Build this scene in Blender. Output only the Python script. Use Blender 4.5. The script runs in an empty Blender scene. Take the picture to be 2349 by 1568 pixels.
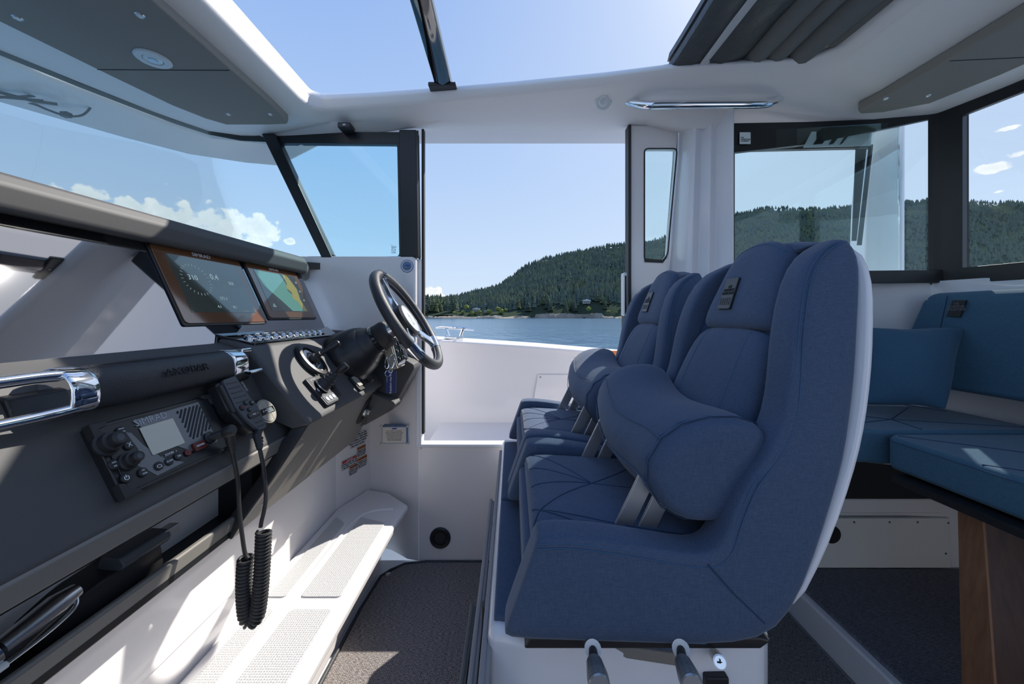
import bpy, bmesh, math, random
from mathutils import Vector, Matrix, noise
random.seed(7)
S = bpy.context.scene
C = S.collection
PI = math.pi
F = 870.0          # focal length in pixels of the 2349 px wide frame
ZC = 1.16          # eye height above the cabin sole
# ------------------------------------------------------------------ camera
cam = bpy.data.cameras.new('camera'); co = bpy.data.objects.new('camera', cam); C.objects.link(co)
co.location = (0, 0, ZC); co.rotation_euler = (PI/2, 0, 0)
cam.sensor_width = 36; cam.lens = 36*F/2349; cam.shift_y = -59/2349; cam.clip_start = .02; cam.clip_end = 20000
S.camera = co
S.view_settings.view_transform = 'Standard'; S.view_settings.look = 'None'; S.view_settings.gamma = 1
S.view_settings.use_curve_mapping = False; S.view_settings.exposure = 0.46
# ------------------------------------------------------------------ sky and sun
SUN = Vector((.82, 1.0, 1.15)).normalized()
w = bpy.data.worlds.new('sky'); S.world = w; w.use_nodes = True
nt = w.node_tree; nt.nodes.clear(); N = nt.nodes.new; L = nt.links.new
def mathn(t, op, a, b=None, c=None, clamp=False):
    n = t.nodes.new('ShaderNodeMath'); n.operation = op; n.use_clamp = clamp
    for i, v in enumerate((a, b, c)):
        if v is None: continue
        if isinstance(v, (int, float)): n.inputs[i].default_value = v
        else: t.links.new(v, n.inputs[i])
    return n.outputs[0]
def mixc(t, f, a, b):
    n = t.nodes.new('ShaderNodeMix'); n.data_type = 'RGBA'
    for s, v in ((n.inputs[0], f), (n.inputs[6], a), (n.inputs[7], b)):
        if isinstance(v, (int, float)): s.default_value = v
        elif isinstance(v, tuple): s.default_value = (*v, 1)
        else: t.links.new(v, s)
    return n.outputs[2]
def vdot(t, a, vec):
    n = t.nodes.new('ShaderNodeVectorMath'); n.operation = 'DOT_PRODUCT'; t.links.new(a, n.inputs[0]); n.inputs[1].default_value = vec
    return n.outputs['Value']
tc = N('ShaderNodeTexCoord'); D = tc.outputs['Generated']
sp = N('ShaderNodeSeparateXYZ'); L(D, sp.inputs[0])
el = mathn(nt, 'MAXIMUM', sp.outputs[2], 0.0)
ramp = N('ShaderNodeValToRGB'); L(el, ramp.inputs[0])
cr = ramp.color_ramp; cr.elements[0].position = 0; cr.elements[0].color = (.58, .68, .79, 1)
cr.elements[1].position = 1; cr.elements[1].color = (.13, .26, .58, 1)
for p_, c_ in ((.12, (.51, .64, .82, 1)), (.35, (.37, .52, .78, 1)), (.65, (.24, .39, .72, 1))):
    e = cr.elements.new(p_); e.color = c_
sd = mathn(nt, 'MAXIMUM', vdot(nt, D, SUN), 0.0)
glow = mathn(nt, 'ADD', mathn(nt, 'MULTIPLY', mathn(nt, 'POWER', sd, 7), .50), mathn(nt, 'MULTIPLY', mathn(nt, 'POWER', sd, 60), .8))
skyc = mixc(nt, mathn(nt, 'MINIMUM', glow, 1.0), ramp.outputs[0], (.80, .85, .93))
# cumulus: soft lumpy banks around given bearings, broken up by noise
nz = N('ShaderNodeTexNoise'); L(D, nz.inputs['Vector']); nz.inputs['Scale'].default_value = 9; nz.inputs['Detail'].default_value = 9; nz.inputs['Roughness'].default_value = .55
nz2 = N('ShaderNodeTexNoise'); L(D, nz2.inputs['Vector']); nz2.inputs['Scale'].default_value = 42; nz2.inputs['Detail'].default_value = 8
acc = None
def bank(px, py, hw, hh, p=1.0):
    global acc
    d = Vector(((px-1174.5)/F, 1, (725-py)/F)); r = d.length; d.normalize()
    side = d.cross(Vector((0, 0, 1))).normalized(); up = side.cross(d).normalized()
    a = mathn(nt, 'DIVIDE', vdot(nt, D, side), hw/F/r); b = mathn(nt, 'DIVIDE', vdot(nt, D, up), hh/F/r)
    q = mathn(nt, 'SUBTRACT', p, mathn(nt, 'ADD', mathn(nt, 'MULTIPLY', a, a), mathn(nt, 'MULTIPLY', b, b)))
    q = mathn(nt, 'MULTIPLY', q, mathn(nt, 'GREATER_THAN', vdot(nt, D, d), 0.2))
    q = mathn(nt, 'MAXIMUM', q, 0.0)
    acc = q if acc is None else mathn(nt, 'MAXIMUM', acc, q)
for b_ in ((180, 455, 70, 40), (310, 490, 60, 45), (395, 500, 85, 60), (500, 520, 75, 65), (585, 520, 55, 38), (330, 570, 120, 60), (600, 545, 40, 30), (665, 553, 14, 9),
           (992, 668, 26, 18), (1000, 685, 34, 18), (2280, 385, 58, 17, .7), (2340, 350, 30, 14, .7), (2310, 295, 30, 8, .55), (2300, 438, 22, 6, .5),
           (-500, 420, 160, 60), (-900, 500, 200, 70), (2900, 430, 160, 50)):
    bank(*b_)
dens = mathn(nt, 'ADD', mathn(nt, 'MULTIPLY', acc, .95), mathn(nt, 'ADD', mathn(nt, 'MULTIPLY', mathn(nt, 'SUBTRACT', nz2.outputs[0], .5), 2.4), mathn(nt, 'MULTIPLY', mathn(nt, 'SUBTRACT', nz.outputs[0], .5), 1.3)))
mask = mathn(nt, 'MULTIPLY', mathn(nt, 'MULTIPLY', mathn(nt, 'SUBTRACT', dens, .28), 4.0, clamp=True), mathn(nt, 'MULTIPLY', acc, 12.0, clamp=True))
shade = mathn(nt, 'MULTIPLY', mathn(nt, 'SUBTRACT', dens, .45), 1.1, clamp=True)
cloudc = mixc(nt, shade, (.86, .88, .90), (.52, .60, .68))
cloudm = mixc(nt, mathn(nt, 'MULTIPLY', mathn(nt, 'SUBTRACT', nz2.outputs[0], .42), 4.0, clamp=True), cloudc, (.95, .95, .95))
skyc = mixc(nt, mathn(nt, 'MULTIPLY', mask, .93), skyc, cloudm)
bg = N('ShaderNodeBackground'); L(skyc, bg.inputs[0]); bg.inputs[1].default_value = .87
wo = N('ShaderNodeOutputWorld'); L(bg.outputs[0], wo.inputs[0])
sl = bpy.data.lights.new('sun', 'SUN'); sl.energy = 4.8; sl.angle = math.radians(.55); sl.color = (1, .955, .88)
so = bpy.data.objects.new('sun', sl); C.objects.link(so); so.rotation_euler = SUN.to_track_quat('Z', 'Y').to_euler(); so.location = (3, 6, 6)
# ------------------------------------------------------------------ materials
M = {}
def mat(name, col, rough=.5, metal=0, bump=None, var=None, coat=0, spec=.5, sheen=0, trans=None, emit=None):
    m = bpy.data.materials.new(name); m.use_nodes = True; t = m.node_tree; b = t.nodes['Principled BSDF']
    b.inputs['Base Color'].default_value = (*col, 1); b.inputs['Roughness'].default_value = rough; b.inputs['Metallic'].default_value = metal
    b.inputs['Coat Weight'].default_value = coat; b.inputs['Coat Roughness'].default_value = .06; b.inputs['Specular IOR Level'].default_value = spec
    if sheen: b.inputs['Sheen Weight'].default_value = sheen; b.inputs['Sheen Roughness'].default_value = .4
    if emit: b.inputs['Emission Color'].default_value = (*emit[0], 1); b.inputs['Emission Strength'].default_value = emit[1]
    tcn = t.nodes.new('ShaderNodeTexCoord')
    if var:       # (scale, second colour, stretch)
        mp = t.nodes.new('ShaderNodeMapping'); t.links.new(tcn.outputs['Object'], mp.inputs[0]); mp.inputs['Scale'].default_value = var[2] if len(var) > 2 else (1, 1, 1)
        n = t.nodes.new('ShaderNodeTexNoise'); n.inputs['Scale'].default_value = var[0]; n.inputs['Detail'].default_value = 4; t.links.new(mp.outputs[0], n.inputs['Vector'])
        f = mathn(t, 'MULTIPLY', mathn(t, 'SUBTRACT', n.outputs[0], .35), 3.3, clamp=True)
        t.links.new(mixc(t, f, col, var[1]), b.inputs['Base Color'])
    if bump:      # (scale, strength, distance)
        n = t.nodes.new('ShaderNodeTexNoise'); n.inputs['Scale'].default_value = bump[0]; n.inputs['Detail'].default_value = 3; t.links.new(tcn.outputs['Object'], n.inputs['Vector'])
        bp = t.nodes.new('ShaderNodeBump'); bp.inputs['Strength'].default_value = bump[1]; bp.inputs['Distance'].default_value = bump[2]
        t.links.new(n.outputs[0], bp.inputs['Height']); t.links.new(bp.outputs[0], b.inputs['Normal'])
    M[name] = m; return m
mat('gelcoat', (.85, .81, .80), .22, coat=.4, bump=(3, .03, .01))
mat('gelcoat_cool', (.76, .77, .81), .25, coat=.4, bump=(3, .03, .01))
mat('gelcoat_edge', (.84, .84, .85), .3)
mat('ceiling_white', (.82, .80, .79), .4, bump=(4, .02, .01))
mat('liner_grey', (.27, .25, .22), .75, bump=(350, .15, .001))
mat('black_frame', (.012, .013, .015), .38)
mat('black_gloss', (.005, .005, .006), .03, coat=1, spec=.8)
mat('dash_panel_gloss', (.36, .355, .37), .025, 1, bump=(2.0, .02, .004))
mat('dash_grey', (.078, .076, .076), .6, bump=(500, .1, .0008))
mat('dash_edge', (.21, .195, .175), .55)
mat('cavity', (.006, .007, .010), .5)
mat('black_plastic', (.018, .018, .020), .38)
mat('rubber', (.025, .025, .026), .55)
mat('leather', (.030, .031, .036), .45, bump=(420, .5, .002))
mat('leather_dark', (.010, .010, .012), .6)
mat('chrome', (.85, .86, .88), .06, 1)
mat('steel', (.62, .63, .65), .3, 1)
mat('alu', (.46, .47, .49), .38, .85, bump=(300, .1, .001))
mat('knurl', (.30, .31, .31), .45, .6)
mat('screw', (.25, .25, .25), .35, 1)
mat('white_plastic', (.72, .74, .74), .35)
mat('label_white', (.70, .70, .71), .5)
mat('plate_ivory', (.62, .57, .50), .4)
mat('plate_blue', (.12, .22, .38), .4)
mat('ink', (.03, .03, .035), .6)
mat('ink_grey', (.18, .18, .19), .6)
mat('print_white', (.75, .76, .78), .5)
mat('print_grey', (.42, .44, .48), .5)
mat('red', (.55, .03, .03), .45)
mat('dark_red', (.10, .012, .010), .35)
mat('orange', (.62, .17, .03), .5)
mat('blue_ink', (.02, .08, .38), .5)
mat('green_ink', (.1, .5, .25), .5)
mat('tag_blue', (.012, .022, .12), .4)
mat('radio_grey', (.15, .155, .165), .3, .2)
mat('handset_grey', (.06, .068, .08), .45)
mat('lcd', (.20, .23, .21), .12, coat=1, emit=((.45, .50, .48), .08))
mat('tan_button', (.36, .33, .27), .45)
mat('lens', (.72, .78, .76), .15, coat=.5)
mat('canopy_vinyl', (.038, .043, .045), .45, bump=(30, .5, .01))
mat('canopy_cloth', (.15, .155, .15), .9, bump=(400, .3, .002))
mat('zip', (.55, .56, .57), .5, bump=(500, .6, .002))
mat('pocket_fabric', (.30, .285, .285), .8, bump=(300, .3, .001))
mat('wood_light', (.27, .13, .065), .45, var=(14, (.20, .09, .045), (6, 6, .5)))
mat('wood_dark', (.075, .032, .018), .45, var=(14, (.045, .018, .011), (6, 6, .5)))
mat('stitch', (.035, .10, .20), .7)
mat('seam', (.018, .045, .10), .8)
mat('bezel_bronze', (.16, .065, .025), .08, coat=1, spec=.9)
mat('land_rock', (.16, .14, .12), .9, var=(.08, (.30, .26, .21)))
mat('hill_ground', (.045, .060, .042), 1, spec=0)
mat('bark', (.06, .045, .035), 1)
mat('conifer_a', (.085, .110, .070), 1, spec=.1)
mat('conifer_b', (.125, .145, .070), 1, spec=.1)
mat('conifer_c', (.068, .095, .075), 1, spec=.1)
mat('bush_leaf', (.16, .19, .05), 1, spec=.1)
mat('house_wall', (.45, .43, .40), .8)
mat('house_roof', (.55, .55, .54), .8)
mat('house_glass', (.05, .07, .09), .1)
def fabric(name, col, col2):
    m = mat(name, col, .85, sheen=.18, spec=.2); t = m.node_tree; b = t.nodes['Principled BSDF']
    tcn = t.nodes.new('ShaderNodeTexCoord'); out = None; hs = []
    for sc in ((1400, 1400, 90), (1400, 90, 1400), (90, 1400, 1400)):
        mp = t.nodes.new('ShaderNodeMapping'); mp.inputs['Scale'].default_value = sc; t.links.new(tcn.outputs['Object'], mp.inputs[0])
        n = t.nodes.new('ShaderNodeTexNoise'); n.inputs['Scale'].default_value = .8; n.inputs['Detail'].default_value = 1; t.links.new(mp.outputs[0], n.inputs['Vector']); hs.append(n.outputs[0])
    h = mathn(t, 'DIVIDE', mathn(t, 'ADD', mathn(t, 'ADD', hs[0], hs[1]), hs[2]), 3)
    f = mathn(t, 'MULTIPLY', mathn(t, 'SUBTRACT', h, .40), 5, clamp=True)
    t.links.new(mixc(t, f, col, col2), b.inputs['Base Color'])
    bp = t.nodes.new('ShaderNodeBump'); bp.inputs['Strength'].default_value = .25; bp.inputs['Distance'].default_value = .001; t.links.new(h, bp.inputs['Height'])
    n3 = t.nodes.new('ShaderNodeTexNoise'); n3.inputs['Scale'].default_value = 9; n3.inputs['Detail'].default_value = 2; t.links.new(tcn.outputs['Object'], n3.inputs['Vector'])
    b2 = t.nodes.new('ShaderNodeBump'); b2.inputs['Strength'].default_value = .25; b2.inputs['Distance'].default_value = .012
    t.links.new(n3.outputs[0], b2.inputs['Height']); t.links.new(bp.outputs[0], b2.inputs['Normal']); t.links.new(b2.outputs[0], b.inputs['Normal'])
fabric('seat_fabric', (.050, .080, .142), (.080, .115, .188))
fabric('bench_fabric', (.045, .115, .185), (.070, .155, .235))
fabric('pillow_fabric', (.034, .095, .165), (.052, .125, .205))
def carpet(name, c1, c2, sc=(90, 420, 1)):
    m = mat(name, c1, .95, spec=.1); t = m.node_tree; b = t.nodes['Principled BSDF']
    tcn = t.nodes.new('ShaderNodeTexCoord')
    def nn(s, d=2):
        mp = t.nodes.new('ShaderNodeMapping'); mp.inputs['Scale'].default_value = s; t.links.new(tcn.outputs['Object'], mp.inputs[0])
        n = t.nodes.new('ShaderNodeTexNoise'); n.inputs['Scale'].default_value = 1; n.inputs['Detail'].default_value = d; t.links.new(mp.outputs[0], n.inputs['Vector']); return n.outputs[0]
    a = nn(sc); w2 = nn((380, 380, 1), 0)
    wv = t.nodes.new('ShaderNodeTexWave'); wv.inputs['Scale'].default_value = 55; wv.inputs['Distortion'].default_value = .6; t.links.new(tcn.outputs['Object'], wv.inputs[0])
    h = mathn(t, 'ADD', mathn(t, 'MULTIPLY', a, .6), mathn(t, 'ADD', mathn(t, 'MULTIPLY', w2, .4), mathn(t, 'MULTIPLY', wv.outputs[1], .12)))
    f = mathn(t, 'MULTIPLY', mathn(t, 'SUBTRACT', h, .44), 4.5, clamp=True)
    t.links.new(mixc(t, f, c1, c2), b.inputs['Base Color'])
    bp = t.nodes.new('ShaderNodeBump'); bp.inputs['Strength'].default_value = .6; bp.inputs['Distance'].default_value = .004; t.links.new(h, bp.inputs['Height']); t.links.new(bp.outputs[0], b.inputs['Normal'])
carpet('carpet', (.085, .072, .070), (.40, .36, .34))
carpet('carpet_dark', (.06, .061, .066), (.23, .235, .245), (420, 90, 1))
carpet('rug_blue', (.075, .082, .10), (.19, .20, .235), (60, 420, 1))
def glass(name, tint, gloss=.06, fk=.5):
    m = bpy.data.materials.new(name); m.use_nodes = True; t = m.node_tree; t.nodes.clear()
    tr = t.nodes.new('ShaderNodeBsdfTransparent'); tr.inputs[0].default_value = (*tint, 1)
    g = t.nodes.new('ShaderNodeBsdfGlossy'); g.inputs['Roughness'].default_value = .0; g.inputs[0].default_value = (.9, 1, 1, 1)
    lw = t.nodes.new('ShaderNodeFresnel'); lw.inputs[0].default_value = 1.45
    f = mathn(t, 'MINIMUM', mathn(t, 'ADD', mathn(t, 'MULTIPLY', lw.outputs[0], fk), gloss*.3), .55)
    mx = t.nodes.new('ShaderNodeMixShader'); t.links.new(f, mx.inputs[0]); t.links.new(tr.outputs[0], mx.inputs[1]); t.links.new(g.outputs[0], mx.inputs[2])
    o = t.nodes.new('ShaderNodeOutputMaterial'); t.links.new(mx.outputs[0], o.inputs[0]); M[name] = m
glass('glass_blue', (.80, .94, .975), .03, .28); glass('glass_green', (.90, .965, .95)); glass('glass_clear', (.94, .97, .97))
# sea
m = mat('sea_water', (.075, .165, .27), .18, spec=.5); t = m.node_tree; b = t.nodes['Principled BSDF']
tcn = t.nodes.new('ShaderNodeTexCoord'); prev = None
for s, st, dd in (((.35, .12, 1), .5, .5), ((1.6, .7, 1), .5, .12), ((.05, .02, 1), .3, 1.2)):
    mp = t.nodes.new('ShaderNodeMapping'); mp.inputs['Scale'].default_value = s; t.links.new(tcn.outputs['Object'], mp.inputs[0])
    n = t.nodes.new('ShaderNodeTexNoise'); n.inputs['Scale'].default_value = 2; n.inputs['Detail'].default_value = 4; t.links.new(mp.outputs[0], n.inputs['Vector'])
    bp = t.nodes.new('ShaderNodeBump'); bp.inputs['Strength'].default_value = st; bp.inputs['Distance'].default_value = dd; t.links.new(n.outputs[0], bp.inputs['Height'])
    if prev: t.links.new(prev.outputs[0], bp.inputs['Normal'])
    prev = bp
t.links.new(prev.outputs[0], b.inputs['Normal'])
# non-skid
m = mat('nonskid', (.57, .565, .56), .6); t = m.node_tree; b = t.nodes['Principled BSDF']; tcn = t.nodes.new('ShaderNodeTexCoord')
v = t.nodes.new('ShaderNodeTexVoronoi'); v.inputs['Scale'].default_value = 150; v.inputs['Randomness'].default_value = .15; t.links.new(tcn.outputs['Object'], v.inputs['Vector'])
bp = t.nodes.new('ShaderNodeBump'); bp.inputs['Strength'].default_value = .9; bp.inputs['Distance'].default_value = .003; bp.invert = True; t.links.new(v.outputs['Distance'], bp.inputs['Height']); t.links.new(bp.outputs[0], b.inputs['Normal'])
# forest, with aerial haze put into its lightened, bluish greens
m = mat('forest_haze_green', (.05, .075, .045), 1, spec=0); t = m.node_tree; b = t.nodes['Principled BSDF']; gi = t.nodes.new('ShaderNodeTexCoord')
n = t.nodes.new('ShaderNodeTexNoise'); n.inputs['Scale'].default_value = .035; n.inputs['Detail'].default_value = 6; t.links.new(gi.outputs['Object'], n.inputs['Vector'])
t.links.new(mixc(t, mathn(t, 'MULTIPLY', mathn(t, 'SUBTRACT', n.outputs[0], .4), 4, clamp=True), (.095, .128, .112), (.135, .168, .115)), b.inputs['Base Color'])

# ------------------------------------------------------------------ helpers
WO = {}
def at(px, py, Y): return Vector(((px-1174.5)*Y/F, Y, ZC+(725-py)*Y/F))
def thing(name, label, cat, loc=(0, 0, 0), group=None):
    o = bpy.data.objects.new(name, None); C.objects.link(o); o.empty_display_size = .05; o.location = loc; WO[o.name] = Vector(loc)
    o['label'] = label; o['category'] = cat
    if group: o['group'] = group
    return o
def tag(o, label, cat, group=None):
    o['label'] = label; o['category'] = cat
    if group: o['group'] = group
    return o
def struct(o, label=None):
    o['kind'] = 'structure'
    if label: o['label'] = label
    return o
class MB:
    def __init__(s): s.b = bmesh.new()
    def box(s, c, size, rot=None):
        r = bmesh.ops.create_cube(s.b, size=1); m = Matrix.Translation(Vector(c)) @ (rot.to_4x4() if rot else Matrix()) @ Matrix.Diagonal((*size, 1))
        bmesh.ops.transform(s.b, matrix=m, verts=r['verts']); return s
    def bb(s, x0, x1, y0, y1, z0, z1): return s.box(((x0+x1)/2, (y0+y1)/2, (z0+z1)/2), (abs(x1-x0), abs(y1-y0), abs(z1-z0)))
    def fbox(s, fr, y0, y1, v0, v1, h0, h1):      # box on a sloping face
        ps = [fr(y, v, h) for h in (h0, h1) for (y, v) in ((y0, v0), (y1, v0), (y1, v1), (y0, v1))]
        return s.hull8(ps)
    def hull8(s, ps):
        v = [s.b.verts.new(p) for p in ps]
        for f in ((0, 1, 2, 3), (7, 6, 5, 4), (0, 4, 5, 1), (1, 5, 6, 2), (2, 6, 7, 3), (3, 7, 4, 0)): s.b.faces.new([v[i] for i in f])
        return s
    def prism(s, pts, off):
        off = Vector(off); a = [s.b.verts.new(p) for p in pts]; c = [s.b.verts.new(Vector(p)+off) for p in pts]; n = len(pts)
        s.b.faces.new(a); s.b.faces.new(c[::-1])
        for i in range(n): s.b.faces.new((a[i], c[i], c[(i+1) % n], a[(i+1) % n]))
        return s
    def poly(s, pts): s.b.faces.new([s.b.verts.new(p) for p in pts]); return s
    def loft(s, rings, closed=True, caps=True, loop=False):
        R = [[s.b.verts.new(p) for p in r] for r in rings]; n = len(R[0])
        for i in range(len(R) if loop else len(R)-1):
            a, c = R[i], R[(i+1) % len(R)]
            for j in range(n if closed else n-1):
                k = (j+1) % n
                s.b.faces.new((a[j], a[k], c[k], c[j]))
        if caps and closed and not loop: s.b.faces.new(R[0][::-1]); s.b.faces.new(R[-1])
        return s
    def tube(s, pts, r, n=8, caps=True, loop=False, rs=None, flat=1.0):
        P = [Vector(p) for p in pts]; rings = []; up = None
        for i, p in enumerate(P):
            if loop: d = P[(i+1) % len(P)]-P[i-1]
            else: d = P[min(i+1, len(P)-1)]-P[max(i-1, 0)]
            d.normalize()
            if up is None: up = d.orthogonal().normalized()
            up = (up-d*up.dot(d)).normalized(); q = d.cross(up); rr = rs[i] if rs else r
            rings.append([p+(up*math.cos(2*PI*k/n)+q*math.sin(2*PI*k/n)*flat)*rr for k in range(n)])
        return s.loft(rings, True, caps, loop)
    def cyl(s, a, b, r, r2=None, n=20): return s.tube([a, b], r, n, rs=[r, r if r2 is None else r2])
    def lathe(s, o, d, prof, n=28):
        o = Vector(o); d = Vector(d).normalized(); u = d.orthogonal().normalized(); q = d.cross(u)
        return s.loft([[o+d*h+(u*math.cos(2*PI*k/n)+q*math.sin(2*PI*k/n))*max(r, 1e-5) for k in range(n)] for r, h in prof])
    def build(s, name, m, parent=None, bevel=0, seg=2, smooth=True, sub=0, angle=35, cat=None, label=None, solid=0):
        me = bpy.data.meshes.new(name); bmesh.ops.recalc_face_normals(s.b, faces=s.b.faces[:]); s.b.to_mesh(me); s.b.free()
        me.materials.append(M[m]); o = bpy.data.objects.new(name, me); C.objects.link(o)
        if smooth:
            me.polygons.foreach_set('use_smooth', [True]*len(me.polygons)); me.set_sharp_from_angle(angle=math.radians(angle if not sub else 180))
        if solid: md = o.modifiers.new('solid', 'SOLIDIFY'); md.thickness = solid; md.offset = 0
        if bevel:
            md = o.modifiers.new('bevel', 'BEVEL'); md.width = bevel; md.segments = seg; md.limit_method = 'ANGLE'; md.angle_limit = math.radians(35)
            if smooth: md.harden_normals = False; me.set_sharp_from_angle(angle=math.radians(180)) if seg > 1 else None
            wn = o.modifiers.new('wn', 'WEIGHTED_NORMAL'); wn.keep_sharp = False; wn.weight = 80
        if sub: md = o.modifiers.new('sub', 'SUBSURF'); md.levels = sub; md.render_levels = sub
        attach(o, parent)
        if label: o['label'] = label
        if cat: o['category'] = cat
        return o
def attach(o, parent):
    if parent is None: WO[o.name] = Vector((0, 0, 0)); return
    o.parent = parent; W = WO[parent.name] if parent.type == 'EMPTY' else Vector((0, 0, 0)); o.location = -W
def text(body, org, xd, yd, size, m, parent, name='lettering', ext=.0004, ax='CENTER', sx=1.0):
    cu = bpy.data.curves.new('t', 'FONT'); cu.body = body; cu.size = size; cu.extrude = ext; cu.align_x = ax; cu.align_y = 'CENTER'; cu.resolution_u = 2; cu.space_line = .85
    tmp = bpy.data.objects.new('t', cu); C.objects.link(tmp); bpy.context.view_layer.update()
    me = bpy.data.meshes.new_from_object(tmp.evaluated_get(bpy.context.evaluated_depsgraph_get())); bpy.data.objects.remove(tmp); bpy.data.curves.remove(cu)
    xd = Vector(xd).normalized(); yd = Vector(yd).normalized(); z = xd.cross(yd).normalized()
    mt = Matrix.Translation(Vector(org)) @ Matrix((xd, yd, z)).transposed().to_4x4() @ Matrix.Diagonal((sx, 1, 1, 1)); me.transform(mt)
    me.materials.clear(); me.materials.append(M[m]); me.name = name
    o = bpy.data.objects.new(name, me); C.objects.link(o); attach(o, parent); return o
def frame(A, B):     # sloping face that runs along Y through the (x, z) points A and B
    d = (Vector((B[0], 0, B[1]))-Vector((A[0], 0, A[1]))).normalized(); n = Vector((-d.z, 0, d.x))
    o = Vector((A[0], 0, A[1]))
    def f(y, v, h=0): return o+Vector((0, y, 0))+d*v+n*h
    f.d = d; f.n = n; f.Y = Vector((0, 1, 0)); return f
PAN = frame((-.93, 1.35), (-.811, 1.091)); DASH = frame((-.76, 1.063), (-.64, .824)); HELM = frame((-.73, 1.069), (-.56, .87))
SWI = frame((-.82, 1.108), (-.73, 1.078)); FAS = frame((-.575, .865), (-.70, .607))
def prof(pts, y0, y1): return [Vector((x, y0, z)) for x, z in pts], (0, y1-y0, 0)
def ysweep(pts, y0, y1): a, o = prof(pts, y0, y1); return MB().prism(a, o)
def pad(quad, th, n=12, m=12, puff=3.5, corner=.0, bulge=0, arch=0):
    """closed cushion over 4 corners, edges rounded off"""
    q = [Vector(p) for p in quad]; nor = (q[1]-q[0]).cross(q[3]-q[0]).normalized(); mb = MB()
    def pos(i, j, s):
        u, v_ = i/n, j/m
        eu = 1-abs(2*u-1)**puff; ev = 1-abs(2*v_-1)**puff
        e = (max(eu, 0)*max(ev, 0))**(1/puff)
        cu = .5+(u-.5)*(1-corner*abs(2*v_-1)**4); cv = .5+(v_-.5)*(1-corner*abs(2*u-1)**4)
        p = (q[0]*(1-cu)+q[1]*cu)*(1-cv)+(q[3]*(1-cu)+q[2]*cu)*cv
        up = (q[3]-q[0]).normalized()
        p = p+up*arch*(1-(2*u-1)**2)*cv
        return p+nor*(s*th/2*e+bulge*eu*ev)
    def gu(i, k): # denser at edges
        x = i/k; return (1-math.cos(PI*x))/2*k
    T = [[mb.b.verts.new(pos(gu(i, n), gu(j, m), 1)) for j in range(m+1)] for i in range(n+1)]
    B = [[T[i][j] if i in (0, n) or j in (0, m) else mb.b.verts.new(pos(gu(i, n), gu(j, m), -1)) for j in range(m+1)] for i in range(n+1)]
    for i in range(n):
        for j in range(m):
            mb.b.faces.new((T[i][j], T[i+1][j], T[i+1][j+1], T[i][j+1]))
            f = (B[i][j], B[i][j+1], B[i+1][j+1], B[i+1][j])
            if len(set(f)) == 4:
                try: mb.b.faces.new(f)
                except ValueError: pass
    mb.pos = lambda u, v_, s=1: pos(u*n, v_*m, s)
    return mb
def lerp(a, b, t): return a+(b-a)*t
def resample(pts, k):
    P = [Vector(p) for p in pts]; n = len(P); out = []
    for i in range(n-1):
        p0, p1, p2, p3 = P[max(i-1, 0)], P[i], P[i+1], P[min(i+2, n-1)]
        for j in range(k):
            t = j/k; out.append(.5*((2*p1)+(p2-p0)*t+(2*p0-5*p1+4*p2-p3)*t*t+(3*p1-p0-3*p2+p3)*t**3))
    out.append(P[-1]); return out
def mir(p): return Vector((p[0], 1.3-p[1], p[2]))
#BODY
# ================================================================== SETTING
L0 = [(-.87, .65, 2.12), (-.87, 1.2, 2.12), (-.87, 1.55, 2.115), (-.865, 1.61, 2.11), (-.83, 1.64, 2.11), (-.6, 1.625, 2.11), (-.3, 1.59, 2.11), (0, 1.55, 2.11), (.37, 1.49, 2.11), (.61, 1.44, 2.11), (.95, 1.41, 2.11), (1.10, 1.395, 2.11), (1.16, 1.33, 2.11), (1.16, 1.2, 2.11), (1.16, .65, 2.11)]
L1 = [(-.868, .65, 2.05), (-.868, 1.2, 2.05), (-.868, 1.55, 2.05), (-.862, 1.63, 2.055), (-.82, 1.665, 2.065), (-.6, 1.645, 2.07), (-.3, 1.61, 2.075), (0, 1.57, 2.08), (.37, 1.515, 2.085), (.61, 1.475, 2.085), (.97, 1.45, 2.08), (1.13, 1.43, 2.075), (1.19, 1.35, 2.07), (1.19, 1.2, 2.07), (1.19, .65, 2.07)]
L2 = [(-.944, .65, 2.0), (-.944, 1.2, 2.0), (-.944, 1.55, 2.0), (-.93, 1.66, 2.01), (-.82, 1.73, 2.04), (-.6, 1.73, 2.045), (-.3, 1.72, 2.045), (0, 1.70, 2.045), (.37, 1.667, 2.045), (.61, 1.63, 2.042), (.97, 1.59, 2.03), (1.25, 1.56, 2.01), (1.385, 1.50, 2.003), (1.39, 1.2, 2.0), (1.39, .65, 2.0)]
L3 = [(-1.66, .65, 1.985), (-1.587, 1.176, 1.985), (-1.447, 1.53, 1.985), (-1.352, 1.69, 1.985), (-1.14, 1.77, 1.99), (-.75, 1.79, 2.0), (-.42, 1.80, 2.058), (.0, 1.80, 2.058), (.50, 1.80, 2.058), (.62, 1.78, 2.055), (.80, 1.66, 1.975), (1.50, 1.585, 1.967), (1.69, 1.51, 1.967), (1.745, 1.29, 1.965), (1.78, .65, 1.96)]
def full(l): return [Vector(p) for p in l]+[mir(p) for p in l[-2:0:-1]]
R = [full(l) for l in (L0, L1, L2, L3)]
top = [p+Vector((0, .03*(1 if p.y > .65 else -1), .03)) for p in R[0]]; top3 = [Vector((p.x*1.04, .65+(p.y-.65)*1.08, 2.17)) for p in R[3]]; bot3 = [Vector((p.x*1.04, .65+(p.y-.65)*1.08, p.z+.02)) for p in R[3]]
mb = MB(); mb.loft([R[0], R[1], R[2], R[3], bot3, top3, top], True, False, True)
ceil = struct(mb.build('ceiling', 'ceiling_white', angle=40, bevel=.012, seg=3), 'white moulded hardtop with a large open hatch')
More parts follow.
